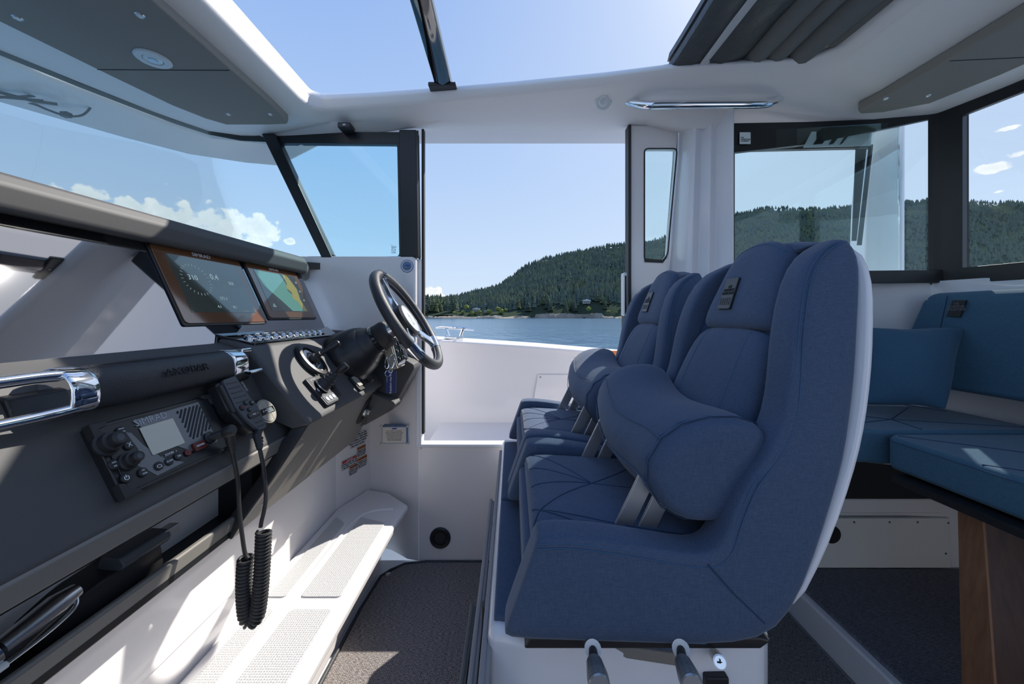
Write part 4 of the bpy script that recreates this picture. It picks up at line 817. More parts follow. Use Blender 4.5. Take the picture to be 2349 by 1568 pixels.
hl_(pc+HELM.d*.045+HELM.n*.013, [(.011, 0), (.010, .003), (.001, .003)], 'thumb_key', 'screw', th, 20)
js = thing('thruster_joystick', 'small square thruster joystick with ribbed boot below the throttle', 'joystick', HELM(1.2, .2))
f2(HELM, 'base_plate', 'black_plastic', js, 1.150, 1.232, .142, .248, 0, .014, .006, .002)
f2(HELM, 'key_strip', 'handset_grey', js, 1.156, 1.226, .214, .243, .014, .0155, .005, .0005)
for k in range(3): hl_(HELM(1.171+k*.020, .2285, .0155), [(.0078, 0), (.0078, .0016), (.001, .002)], 'key', 'print_grey', js, 18)
pj = HELM(1.196, .182, .014); dj = (HELM.n+Vector((0, .25, .05))).normalized()
MB().lathe(pj, dj, [(.026, 0), (.026, .004), (.023, .008), (.022, .014), (.0225, .017), (.020, .020), (.0195, .024), (.0205, .027), (.017, .030), (.0165, .034), (.0175, .037), (.014, .041), (.0135, .045), (.0145, .048), (.010, .052), (.009, .062), (.0003, .062)]).build('boot', 'rubber', js)
MB().lathe(pj+dj*.058, dj, [(.009, 0), (.0125, .006), (.0135, .036), (.011, .040), (.0003, .040)]).build('grip', 'black_plastic', js)
MB().lathe(pj+dj*.001, dj, [(.0275, 0), (.0275, .003), (.026, .003)]).build('ring', 'steel', js)
text('SLEIPNER', HELM(1.178, .152, .0145), (0, 1, 0), -HELM.d, .0085, 'print_grey', js)
MB().prism([HELM(y, v, .0150) for y, v in ((1.160, .19), (1.168, .183), (1.168, .197))], HELM.n*-.001).build('arrow_mark', 'print_white', js)
rk = thing('rocker_switch', 'black rocker switch beside the thruster joystick', 'switch', HELM(1.27, .19)); f2(HELM, 'housing', 'black_plastic', rk, 1.240, 1.272, .165, .235, 0, .010, .004); f2(HELM, 'rocker', 'cavity', rk, 1.246, 1.266, .172, .205, .010, .016, .003)
rk = thing('rocker_switch', 'small black rocker switch above the thruster joystick', 'switch', HELM(1.24, .14)); f2(HELM, 'housing', 'black_plastic', rk, 1.222, 1.250, .125, .150, 0, .010, .004); f2(HELM, 'rocker', 'cavity', rk, 1.228, 1.244, .130, .145, .010, .014, .003)

# steering column and wheel
WC = Vector((-.4095, 1.5, 1.146)); AX = Vector((.845, 0, .535)).normalized(); TU = Vector((-.535, 0, .845)).normalized()
sc2 = thing('steering_column', 'fat black tilt steering column rising from the helm pod', 'steering column', HELM(1.5, .1))
cbse = WC-AX*.315
MB().lathe(cbse, AX, [(.10, 0), (.108, .01), (.110, .04), (.106, .055), (.104, .058), (.100, .075), (.088, .115), (.080, .128), (.001, .128)], 40).build('boot', 'black_plastic', sc2)
MB().lathe(cbse+AX*.122, AX, [(.080, 0), (.078, .012), (.064, .030), (.060, .045), (.001, .045)], 36).build('collar', 'black_plastic', sc2)
MB().lathe(cbse+AX*.162, AX, [(.057, 0), (.056, .018), (.001, .018)], 36).build('chrome_band', 'black_gloss', sc2)
MB().lathe(cbse+AX*.180, AX, [(.052, 0), (.054, .004), (.054, .040), (.048, .048), (.001, .048)], 36).build('housing', 'rubber', sc2)
MB().lathe(cbse+AX*.225, AX, [(.034, 0), (.032, .04), (.001, .04)], 28).build('shaft', 'chrome', sc2)
for a_ in (.6, 2.6): u_ = TU*math.cos(a_)+Vector((0, math.sin(a_), 0)); MB().lathe(cbse+AX*.03+u_*.104, u_, [(.008, 0), (.006, .01), (.0003, .01)], 12).build('bolt', 'rubber', sc2)
swh = thing('steering_wheel', 'black leather steering wheel with polished spokes and round grey hub', 'steering wheel', WC)
def wp_(a, r, h=0): return WC+(TU*math.cos(a)+Vector((0, 1, 0))*math.sin(a))*r+AX*h
MB().tube([wp_(2*PI*k/72, .208) for k in range(72)], .0195, 16, loop=True).build('rim', 'leather', swh)
spk = (0.0, 2*PI*.335+.12, -2*PI*.335-.12)
for k, a in enumerate(spk):
    MB().tube([wp_(a+(.30*(j_/8-.5)*(1.0 if k else .7)), .208) for j_ in range(9)], .0208, 16).build('rim_insert', 'chrome' if k else 'black_gloss', swh)
    rings = []
    for r, wd, h, tk in ((.055, .030, -.015, .012), (.10, .028, -.010, .008), (.15, .026, -.004, .007), (.195, .034, 0, .008)):
        c0 = wp_(a, r, h); tv = (-TU*math.sin(a)+Vector((0, 1, 0))*math.cos(a))
        rings.append([c0+tv*wd+AX*-tk, c0+tv*wd*.6+AX*tk, c0-tv*wd*.6+AX*tk, c0-tv*wd+AX*-tk])
    MB().loft(rings).build('spoke', 'chrome', swh, bevel=.003, seg=2)
MB().lathe(WC-AX*.045, AX, [(.050, 0), (.066, .012), (.070, .03), (.070, .048), (.063, .054), (.001, .054)], 40).build('hub', 'black_plastic', swh)
MB().lathe(WC+AX*.008, AX, [(.061, 0), (.060, .003), (.056, .003), (.055, .0015), (.001, .0020)], 40).build('hub_badge', 'alu', swh)
text('VETUS', WC+AX*.0102, TU*-1, (0, 1, 0), .020, 'print_grey', swh)
MB().tube([wp_(2*PI*k/120, .1885, .0) for k in range(121)], .0009, 4).build('stitching', 'print_grey', swh)

# engine display, dials and keys at the far cheek
ed = thing('engine_key_panel', 'pale engine start panel with black keypad behind the steering wheel', 'control panel', at(905, 820, 1.66))
EF = frame((at(905, 775, 1.62).x, at(905, 775, 1.62).z), (at(925, 850, 1.62).x, at(925, 850, 1.62).z))
def eb(nm, m_, y0, y1, v0, v1, h0, h1, r=.004): return fpoly(EF, rcorner([(y0, v0), (y1, v0), (y1, v1), (y0, v1)], r), h0, h1).build(nm, m_, ed, bevel=.002)
eb('housing', 'tan_button', 1.54, 1.72, -.01, .125, -.03, .004, .01); eb('rim', 'chrome', 1.55, 1.705, .0, .115, .004, .010, .008); eb('keypad', 'black_gloss', 1.554, 1.68, .004, .108, .010, .012)
for i in range(3):
    for j in range(3): MB().lathe(EF(1.575+i*.035, .025+j*.032, .012), EF.n, [(.009, 0), (.008, .003), (.001, .003)], 16).build('key', 'black_plastic', ed); 
for i in range(3):
    for j in range(3): MB().lathe(EF(1.575+i*.035, .025+j*.032, .015), EF.n, [(.0035, 0), (.0005, .0006)], 8).build('key_mark', 'print_grey', ed)
ig = HELM(1.545, .215); igt = thing('ignition_dial', 'round black ignition dial below the engine start panel', 'switch', ig); hl_(ig, [(.024, 0), (.024, .012), (.019, .02), (.001, .02)], 'dial', 'rubber', igt, 24); hl_(ig+HELM.n*.02, [(.014, 0), (.001, .001)], 'dial_face', 'handset_grey', igt, 20)
uk = HELM(1.43, .215); ut = thing('usb_socket', 'white framed socket in the helm pod under the steering column', 'socket', uk)
f2(HELM, 'frame', 'black_plastic', ut, 1.40, 1.45, .185, .25, 0, .012, .004); f2(HELM, 'flap', 'tan_button', ut, 1.408, 1.442, .190, .235, .012, .016, .003)
ut = thing('trim_switch', 'grey rocker trim switch beside the socket under the column', 'switch', HELM(1.49, .2)); f2(HELM, 'frame', 'black_plastic', ut, 1.465, 1.505, .18, .235, 0, .012, .004); f2(HELM, 'rocker', 'white_plastic', ut, 1.47, 1.50, .185, .215, .012, .022, .003)
kt = thing('key_tag', 'dark blue key tag with white lettering hanging on rings behind the wheel', 'key tag', at(897, 875, 1.48)); q = at(897, 876, 1.48)
MB().prism([at(*c_, 1.48) for c_ in ((884, 851), (909, 851), (908, 901), (884, 901))], (0, .004, 0)).build('tag_card', 'tag_blue', kt, bevel=.001)
text('freedom marine', at(896, 878, 1.478), (0, 0, 1), (-1, 0, 0), .0125, 'print_white', kt); text('PURSUIT', at(888, 870, 1.478), (0, 0, 1), (-1, 0, 0), .006, 'print_grey', kt)
def ring_(c_, r, nm, flatx=1.0, n=24, w_=.0012): MB().tube([c_+Vector((r*flatx*math.cos(2*PI*k/n), .3*r*math.sin(2*PI*k/n), r*math.sin(2*PI*k/n))) for k in range(n)], w_, 6, loop=True).build(nm, 'chrome', kt)
ring_(at(890, 856, 1.477), .011, 'split_ring'); ring_(at(888, 832, 1.475), .022, 'key_clip', .35, w_=.002); ring_(at(899, 828, 1.475), .026, 'key_clip', .35, w_=.002); ring_(at(896, 848, 1.475), .012, 'split_ring', .6)
# ================================================================== FOOTSTEP
fs = thing('footstep', 'white moulded footstep with non-skid pads along the front of the helm footwell', 'step', (-.64, 1.0, 0))
out = [(-.79, -.40), (-.79, 1.70), (-.725, 1.90), (-.60, 1.86), (-.475, 1.74), (-.485, 1.60), (-.49, -.40)]
MB().prism([(x, y, .262) for x, y in out], (0, 0, .034)).build('step_top', 'gelcoat', fs, bevel=.012, seg=4)
MB().prism([(x+(0 if x < -.7 else -.10), y, 0) for x, y in out[:2]]+[(-.72, 1.86, 0), (-.62, 1.80, 0), (-.60, 1.70, 0), (-.615, 1.55, 0), (-.62, -.40, 0)], (0, 0, .27)).build('riser', 'gelcoat', fs, bevel=.01, seg=3)
for (x0, x1, xf0, xf1) in ((-.755, -.698, -.745, -.695), (-.650, -.528, -.645, -.528)):
    w_ = x1-x0
    for y0, y1 in ((-.35, .08), (.13, .58), (.63, 1.115), (1.165, 1.60)):
        ye = y1-(.0 if y1 < 1.5 or w_ < .1 else 0)
        pts = rcorner([(x0, y0), (x1, y0), (x1, ye), (x0, ye)], .012) if y1 < 1.5 else rcorner([(x0, y0), (x1, y0), (x1, ye-.02), (x0, ye+.03)], .012)
        MB().prism([(x, y, .295) for x, y in pts], (0, 0, .0045)).build('nonskid_pad', 'nonskid', fs, bevel=.0015)
MB().tube(resample([(-.674, -.4, .296), (-.674, 1.35, .296), (-.665, 1.60, .296), (-.62, 1.68, .296), (-.53, 1.70, .296)], 6), .006, 8, flat=1).build('moulded_ridge', 'gelcoat', fs)
# plates and labels in the footwell
pt = thing('builder_plate', 'ivory builder plate with blue border screwed to the white wall under the helm', 'plate', at(904, 995, 1.80)); q = at(904, 996, 1.83); pyl = 1.803
cx_, cz_ = at(904, 996, pyl).x, at(904, 996, pyl).z
MB().bb(cx_-.058, cx_+.062, pyl-.003, pyl+.04, cz_-.042, cz_+.040).build('plate_border', 'plate_blue', pt, bevel=.002)
MB().bb(cx_-.054, cx_+.058, pyl-.005, pyl-.002, cz_-.038, cz_+.036).build('plate_face', 'plate_ivory', pt)
for sx_ in (-.060, .064):
    for sz_ in (-.043, .041): MB().lathe((cx_+sx_, pyl-.002, cz_+sz_), (0, -1, 0), [(.006, 0), (.006, .003), (.0003, .004)], 12).build('screw', 'screw', pt)
text('BOAT SAFETY STANDARD\nThis boat complies with the safety\nstandards in effect on the date\nof certification and was built\nto the published requirements\nof the marine industry body\nMODEL YEAR CERTIFIED', (cx_+.002, pyl-.0053, cz_-.004), (1, 0, 0), (0, 0, 1), .0085, 'ink_grey', pt, sx=.72)
MB().prism([(cx_-.012, pyl-.0056, cz_+.026), (cx_-.004, pyl-.0056, cz_+.033), (cx_+.018, pyl-.0056, cz_+.033), (cx_+.010, pyl-.0056, cz_+.026)], (0, .0005, 0)).build('blue_mark', 'blue_ink', pt)
LA = Vector((-.79, 1.70, 0)); LB = Vector((-.72, 1.925, 0)); ld = (LB-LA).normalized(); ln_ = Vector((ld.y, -ld.x, 0))
def lw(s, z, h=.002): return LA+ld*s+ln_*h+Vector((0, 0, z))
def wlabel(tl, trx, bly, hdr, head, body, lab):      # sized from its corners on the slanted footwell side
    def hit(px, py):
        r = Vector(((px-1174.5)/F, 1, (725-py)/F)); t_ = (LA.dot(ln_))/(r.dot(ln_)); return (r*t_-LA).dot(ld), ZC+r.z*t_
    s0, zt = hit(*tl); s1 = hit(trx, tl[1])[0]; zb = hit(tl[0], bly)[1]; o = thing('warning_label', lab, 'label', lw((s0+s1)/2, (zt+zb)/2))
    MB().prism([lw(s0, zb, .004), lw(s1, zb, .004), lw(s1, zt, .004), lw(s0, zt, .004)], ln_*-.003).build('label_sheet', 'label_white', o)
    MB().tube([lw(s0, zb, .0042), lw(s1, zb, .0042), lw(s1, zt, .0042), lw(s0, zt, .0042)], .0006, 4, loop=True).build('label_border', 'ink_grey', o)
    zh = zt
    if hdr:
        zh = zt-(zt-zb)*.28; MB().prism([lw(s0, zh, .0048), lw(s1, zh, .0048), lw(s1, zt, .0048), lw(s0, zt, .0048)], ln_*-.001).build('label_header', hdr, o)
        text(head, lw((s0+s1)/2, (zt+zh)/2, .0050), ld, (0, 0, 1), (zt-zh)*.85, 'label_white' if hdr == 'red' else 'ink', o)
    n_ = body.count('\n')+1; text(body, lw((s0+s1)/2, (zb+zh)/2, .0046), ld, (0, 0, 1), (zh-zb)/(n_*.9), 'ink', o, sx=.8)
B5 = 'Leaking fuel is a fire\nand explosion hazard.\nInspect the system\nbefore each start.'
wlabel((783.2, 1059), 816.2, 1079.3, 'red', '! DANGER', 'Rotating propeller may cause\nserious injury. Shut off engine\nwhen persons are near.', 'white danger label with a red header in the footwell corner')
wlabel((817.7, 1027), 837, 1049, 'orange', '! WARNING', B5, 'upper orange headed warning label in the footwell corner')
wlabel((818.3, 1052.5), 840, 1076, 'orange', '! WARNING', B5, 'orange headed warning label just below the upper orange one')
wlabel((800.6, 1070.5), 817, 1091, 'orange', '! WARNING', B5, 'lowest orange headed warning label in the footwell corner')
wlabel((803, 999), 836, 1029, None, '', 'Carbon monoxide can cause\nbrain damage or death. Engine\nexhaust contains odourless gas.\nMove to fresh air if anyone\nfeels sick or drowsy.', 'plain text notice above the red and orange warning labels')
cs = thing('round_sticker', 'round white sticker with a blue ring on the coaming behind the wheel', 'sticker', at(934, 610, 1.74)); q = at(934, 610, 1.7445)
MB().lathe(q, (0, -1, 0), [(.029, 0), (.029, .0015), (.0003, .0015)], 40).build('sticker_disc', 'blue_ink', cs)
MB().lathe(q, (0, -1, 0), [(.0265, .001), (.0265, .0022), (.0003, .0022)], 40).build('sticker_disc', 'label_white', cs)
MB().lathe(q, (0, -1, 0), [(.0215, .002), (.0215, .0025), (.0205, .0025)], 40).build('sticker_line', 'plate_blue', cs)
for dx, dz, w_, m_ in ((.002, .004, .013, 'blue_ink'), (-.002, .0005, .016, 'blue_ink'), (.006, -.003, .007, 'red'), (-.008, -.0035, .006, 'green_ink')):
    MB().prism([q+Vector((dx-w_+.002, -.003, dz-.0014)), q+Vector((dx+w_-.003, -.003, dz-.0014)), q+Vector((dx+w_, -.003, dz+.0014)), q+Vector((dx-w_+.005, -.003, dz+.0014))], (0, .0006, 0)).build('sticker_mark', m_, cs)
text('CERTIFIED', q+Vector((0, -.003, -.010)), (1, 0, 0), (0, 0, 1), .006, 'ink_grey', cs)
vp = thing('ceiling_clip', 'small black latch on the underside of the hardtop above the helm side window', 'latch', at(797, 296, 1.74)); q = at(797, 296, 1.74)
MB().bb(q.x-.028, q.x+.028, 1.70, 1.76, q.z-.012, q.z+.012).build('block', 'black_plastic', vp, bevel=.004); MB().bb(q.x-.004, q.x+.010, 1.698, 1.702, q.z-.004, q.z+.004).build('button', 'print_grey', vp)
gb = thing('interior_mirror_clip', 'tiny grey catch at the top of the helm side window pane', 'catch', at(691, 335, 1.77)); MB().tube(resample([at(684, 336, 1.772), at(688, 333, 1.768), at(694, 333, 1.768), at(698, 336, 1.772)], 3), .002, 6).build('loop', 'steel', gb); gb.name = 'window_catch'; WO['window_catch'] = WO.get('interior_mirror_clip')

# chrome grab handle and speaker on the roof beam
gh = thing('overhead_grab_rail', 'polished steel grab handle on the white roof beam above the doorway', 'handle', at(1615, 240, 1.58))
MB().tube(resample([at(1428, 229, 1.66), at(1440, 232, 1.60), at(1480, 241, 1.555), at(1520, 241, 1.545), at(1620, 240, 1.53), at(1740, 239, 1.515), at(1772, 234, 1.525), at(1795, 220, 1.55), at(1808, 212, 1.62)], 5), .0165, 20).build('bar', 'chrome', gh)
sp_ = thing('roof_speaker', 'small round white speaker on the roof beam left of the grab handle', 'speaker', at(1384, 231, 1.60)); q = at(1384, 231, 1.592); nn = Vector((0, -.55, -.83)).normalized(); nn = Vector((.0, -.75, -.66)).normalized()
MB().lathe(q, nn, [(.036, -.02), (.036, .004), (.030, .007), (.022, .006)], 36).build('flange', 'lens', sp_)
MB().lathe(q, nn, [(.022, .002), (.021, .014), (.016, .017), (.011, .010), (.0003, .009)], 30).build('cone', 'white_plastic', sp_)
# folded hatch cover
ca = thing('folded_canopy', 'folded black and charcoal fabric hatch cover at the rear of the roof opening', 'canopy', (.85, .65, 2.1))
def strip(pts, nm, m_, y0=-.2, y1=1.50, wav=.004, lab=None):
    rings = []
    for i in range(15):
        y = y0+(y1-y0)*i/14
        rings.append([Vector((x+wav*noise.noise(Vector((x*9, y*3, 0))), y-(x-.61)*.09*(i == 14), z+wav*noise.noise(Vector((y*4, x*8, 5))))) for x, z in pts])
    return MB().loft(rings).build(nm, m_, ca, angle=60, label=lab)
strip([(.612, 2.120), (.610, 2.135), (.62, 2.165), (.70, 2.17), (.735, 2.15), (.725, 2.122), (.68, 2.113), (.63, 2.113)], 'front_panel', 'canopy_vinyl')
strip([(.715, 2.124), (.714, 2.114), (.728, 2.111), (.740, 2.116), (.74, 2.128)], 'zipper', 'zip', wav=.012)
strip([(.735, 2.120), (.79, 2.112), (.85, 2.125), (.90, 2.15), (.90, 2.17), (.73, 2.17)], 'vinyl_panel', 'canopy_vinyl', wav=.012)
for x, z, r in ((.915, 2.150, .040), (.990, 2.150, .042), (1.080, 2.146, .050), (1.145, 2.142, .030)):
    strip([(x+r*1.0*math.cos(2*PI*k/14), z+r*.95*math.sin(2*PI*k/14)) for k in range(14)], 'fabric_fold', 'canopy_cloth', y1=1.50 if x < 1.1 else 1.40, wav=.010)
strip([(.612, 2.165), (1.20, 2.165), (1.20, 2.20), (.62, 2.20)], 'top_cover', 'canopy_vinyl')
MB().lathe(at(1622, 138, 1.43), (0, -.3, -1), [(.009, 0), (.008, .012), (.0003, .012)], 10).build('zip_pull', 'zip', ca)
# wipers outside the windscreen
wi = thing('windscreen_wiper', 'black windscreen wiper parked across the top of the windscreen outside', 'wiper', at(100, 220, 1.42))
MB().tube([at(-60, 195, 1.30), at(0, 212, 1.34), at(75, 231, 1.38), at(132, 239, 1.42)], .006, 6).build('blade', 'rubber', wi)
MB().tube([at(-60, 208, 1.30), at(0, 222, 1.34), at(100, 231, 1.40)], .005, 6).build('blade_frame', 'black_plastic', wi)
MB().tube([at(-40, 224, 1.34), at(40, 222, 1.36), at(135, 217, 1.46)], .0045, 6).build('arm', 'black_plastic', wi)
MB().tube([at(133, 215, 1.46), at(160, 211, 1.50), at(225, 212, 1.56)], .009, 8, rs=[.007, .009, .008]).build('arm_head', 'black_plastic', wi)
MB().tube(resample([at(20, 227, 1.40), at(75, 238, 1.42), at(110, 252, 1.44), at(150, 265, 1.46), at(185, 265, 1.48), at(205, 250, 1.50), at(216, 228, 1.52), at(228, 218, 1.54)], 5), .004, 7).build('washer_hose', 'rubber', wi)
MB().tube(resample([at(238, 222, 1.56), at(250, 240, 1.58), at(275, 252, 1.60), at(318, 254, 1.62)], 5), .004, 7).build('washer_hose', 'rubber', wi)
MB().bb(*[at(140, 0, 1.455).x, at(156, 0, 1.455).x], 1.45, 1.47, at(0, 268, 1.46).z, at(0, 258, 1.46).z).build('hose_clip', 'rubber', wi)
# contents of the dash shelf
b1 = thing('black_case', 'black case with a pale latch lying in the open dash shelf', 'case', (-.72, .66, .63))
MB().loft([[Vector((x+dx, y, z)) for x, z in ((-.80, .628), (-.735, .628), (-.728, .645), (-.735, .685+dz), (-.79, .695+dz))] for y, dx, dz in ((.60, -.012, -.02), (.66, 0, 0), (.74, 0, .006), (.80, -.005, .0))]).build('body', 'black_plastic', b1, bevel=.005, seg=3)
MB().loft([[Vector((x, y, z)) for x, z in ((-.770, .69), (-.722, .688), (-.716, .70), (-.725, .714), (-.76, .716))] for y in (.70, .80)]).build('clip', 'handset_grey', b1, bevel=.004)
MB().bb(-.745, -.722, .79, .825, .695, .712).build('latch', 'alu', b1, bevel=.002)
b2_ = thing('winch_handle', 'polished metal lock-in handle with a wire lanyard in the dash shelf', 'handle', (-.72, .52, .64))
MB().tube([Vector((-.742, .36, .665)), Vector((-.735, .46, .672)), Vector((-.728, .55, .682)), Vector((-.724, .60, .694))], .018, 14, rs=[.016, .018, .020, .014]).build('grip', 'black_plastic', b2_)
MB().tube([Vector((-.724, .535, .690)), Vector((-.722, .60, .702)), Vector((-.722, .628, .706))], .015, 14, rs=[.014, .018, .012]).build('head', 'steel', b2_)
MB().tube([Vector((-.728, .50, .682)), Vector((-.726, .53, .688))], .0195, 14).build('collar', 'chrome', b2_)
MB().tube(resample([(-.712, .30, .66), (-.712, .42, .668), (-.708, .50, .672), (-.704, .57, .680), (-.705, .61, .690), (-.712, .62, .70)], 6), .0028, 8).build('lanyard', 'steel', b2_)
MB().tube([Vector((-.709, .49, .671)), Vector((-.7065, .53, .674))], .005, 10).build('crimp', 'white_plastic', b2_)

# ================================================================== HELM SEATS
ped = thing('seat_pedestal', 'white moulded pedestal under the two blue helm seats', 'pedestal', (.22, 1.2, 0))
pts = [(-.045, .68), (.03, .655), (.44, .665), (.475, .70), (.475, 1.74), (-.045, 1.74)]
MB().loft([[Vector((x, y, z)) for x, y in pts] for z in (0, .575)]+[[Vector((x*.97+.005, .02+y*.985, .598)) for x, y in pts]]).build('pedestal_body', 'gelcoat_cool', ped, bevel=.014, seg=3)
ysweep([(.02, .598), (.42, .598), (.44, .612), (.42, .618), (.03, .618)], .64, 1.70).build('mount_plate', 'black_plastic', ped, bevel=.004)
MB().bb(.333, .373, .650, .668, .515, .54).build('slot', 'cavity', ped, bevel=.003)
for y0, y1, nm in ((.700, 1.140, 0), (1.150, 1.70, 1)):
    MB().prism([(-.036, y0, .565), (.30, y0-.06*(1-nm), .565), (.30, y1, .565), (-.036, y1, .565)], (0, 0, .022)).build('base_trim', 'dash_edge', ped, bevel=.004)
    MB().prism([(-.034, y0+.002, .586), (.30, y0-.06*(1-nm), .586), (.30, y1-.002, .586), (-.034, y1-.002, .586)], (0, 0, .022)).build('base_pad', 'seat_fabric', ped, bevel=.006, seg=3)
def knobh(px, py, px2, lab):
    k = thing('slide_handle', lab, 'handle', at(px, py, .60)); a = at(px, 1468, .66); b_ = at(px+2, 1487, .615); c_ = at(px+4, 1512, .595); e_ = at(px2, 1575, .545)
    MB().tube([a+Vector((-.004, .02, .004)), b_], .0125, 18).build('barrel', 'alu', k); MB().tube([b_-Vector((0, 0, -.0)), b_+(b_-a).normalized()*.004], .0135, 18).build('barrel_ring', 'white_plastic', k)
    MB().tube([b_, c_], .0065, 12, rs=[.0065, .008]).build('stem', 'rubber', k); d_ = (e_-c_)
    MB().tube([c_, c_+d_*.12, c_+d_*.6, c_+d_*.92], .014, 20, rs=[.009, .0125, .0155, .0155]).build('knurled_grip', 'knurl', k); MB().tube([c_+d_*.92, c_+d_*.97], .0155, 20, rs=[.0155, .014]).build('grip_end', 'alu', k)
    g = MB()
    for q_ in range(14): w_ = c_+d_*(.18+.05*q_); g.tube([w_, w_+d_*.02], .0130+.0030*min(1, q_/9), 12)
    g.build('knurling', 'alu', k)
knobh(1358, 1478, 1376, 'left of the two knurled grey slide handles under the near seat')
knobh(1560, 1484, 1590, 'right of the two knurled grey slide handles under the near seat')
lk = thing('seat_lock', 'small round chrome lock to the right of the slide handles', 'lock', at(1649, 1513, .64)); a = at(1640, 1500, .655); b_ = at(1651, 1517, .62)
MB().tube([a, b_], .008, 18, rs=[.009, .010]).build('barrel', 'steel', lk); MB().tube([b_, b_+(b_-a).normalized()*.003], .0085, 18).build('screw_head', 'chrome', lk)
dz_ = (b_-a).normalized(); MB().box(b_+dz_*.0032, (.009, .0012, .0018)).build('slot', 'ink', lk); MB().box(b_+dz_*.0032, (.0018, .0012, .009)).build('slot', 'ink', lk)
# fabric pockets in front of the pedestal
pk_ = thing('storage_pockets', 'grey fabric storage pockets hanging on the front of the seat pedestal', 'storage pocket', (-.08, 1.1, .3))
def flap(xb, xt, zt, y0, y1, th, nm, m_='pocket_fabric'):
    rings = []
    for z, x in ((0.012, xb), (.18, lerp(xb, xt, .25)-.006), (.35, lerp(xb, xt, .6)-.004), (zt-.012, xt), (zt, xt+.002)):
        rings.append([Vector((x, y0, z)), Vector((x+th, y0, z)), Vector((x+th, y1, z)), Vector((x, y1, z))])
    o = MB().loft(rings).build(nm, m_, pk_, bevel=.004, seg=3)
    MB().tube(resample([(xb, y0, .012), (xt, y0, zt), (xt, y1, zt)], 1), .0055, 8).build('piping', m_, pk_); return o
flap(-.078, -.050, .57, .55, 1.66, .012, 'pocket_back'); flap(-.108, -.072, .53, .50, 1.30, .010, 'pocket_front'); flap(-.120, -.105, .40, .55, 1.00, .008, 'pocket_front', 'canopy_cloth')
for px, py, y in ((1154, 1095, 1.50), (1134, 1210, 1.08), (1112, 1400, .78)):
    p = at(px, py, y); MB().box(p, (.012, .02, .03)).build('buckle', 'rubber', pk_, bevel=.003)

seat = thing('helm_chair', 'near blue fabric helm seat with a raised bolster roll, white shell and black badge', 'seat', (.22, .885, .618), 'blue helm seats')
SI = [(.047, .797), (.10, .799), (.19, .788), (.285, .770), (.325, .768), (.348, .79), (.362, .835), (.387, .884), (.428, .93), (.458, .987), (.470, 1.053), (.481, 1.134), (.506, 1.224), (.545, 1.278), (.595, 1.300)]
SO = [(-.014, .626), (.06, .623), (.18, .619), (.32, .614), (.415, .622), (.463, .665), (.503, .76), (.536, .857), (.560, .92), (.575, .99), (.589, 1.06), (.600, 1.14), (.618, 1.225), (.628, 1.268), (.624, 1.296)]
SY = [0, 0, 0, 0, 0, 0, .001, .004, .010, .016, .022, .030, .045, .058, .075]
def sidepanel(sgn):
    rings = []; th = .068
    n_ = len(SI); st_ = []
    for i in range(n_): st_.append((Vector((SI[i][0], 0, SI[i][1])), Vector((SO[i][0], 0, SO[i][1])), SY[i]))
    # rounded front: first ring slightly shrunk
    for i, (a, b_, sy) in enumerate(st_):
        yo = .620+sy; yi = yo+th*(1 if i < 12 else .95)
        d_ = (b_-a); Ln = d_.length; d_ = d_/Ln; r = .010
        q = [a+Vector((0, yi-r, 0)), a+Vector((0, yo+r*1.1, 0)), a+d_*r*.35+Vector((0, yo+r*.35, 0)), a+d_*r*1.2+Vector((0, yo, 0)), a+d_*Ln*.4+Vector((0, yo-.003, 0)), a+d_*Ln*.75+Vector((0, yo-.003, 0)), b_-d_*r*.8+Vector((0, yo, 0)), b_-d_*.0+Vector((0, yo+r*.9, 0)),
             b_+Vector((0, yi-r*.9, 0)), b_-d_*r*.8+Vector((0, yi, 0)), a+d_*Ln*.5+Vector((0, yi, 0)), a+d_*r*1.2+Vector((0, yi, 0)), a+d_*r*.35+Vector((0, yi-r*.35, 0))]
        if i == 0:
            c0 = sum(q, Vector())/len(q); inn = [p.lerp(c0, .10)+Vector((-.003, 0, 0)) for p in q]; inn2 = [p.lerp(c0, .35)+Vector((-.004, 0, 0)) for p in q]; rings += [inn2, inn]
        rings.append(q)
    c0 = sum(rings[-1], Vector())/13; rings.append([p.lerp(c0, .35)+Vector((0, 0, .006)) for p in rings[-1]])
    if sgn < 0: rings = [[Vector((p.x, 2*.885-p.y, p.z)) for p in r_] for r_ in rings]
    o = MB().loft(rings).build('side_bolster', 'seat_fabric', seat, sub=1)
    # twin stitched seams along the edges
    for off, nm in ((.012, 0), (.019, 1)):
        ps = []
        for i, (a, b_, sy) in enumerate(st_): d_ = (b_-a).normalized(); ps.append(a+d_*off+Vector((0, .620+sy+(.0018 if nm == 0 else -.0005), 0)))
        ps = resample(ps, 4)
        if sgn < 0: ps = [Vector((p.x, 1.77-p.y, p.z)) for p in ps]
        MB().tube(ps, .0010, 5).build('seam', 'stitch', o)
        if sgn < 0: break
    if sgn > 0:
        MB().tube([Vector((.320, .6185, .755)), Vector((.36, .6165, .71)), Vector((.412, .6175, .660))], .0012, 5).build('seam', 'seam', o)
        MB().tube(resample([Vector((x, .626, z+.006)) for x, z in SO[1:4]], 3), .0011, 5).build('seam', 'stitch', o)
sidepanel(1); sidepanel(-1)
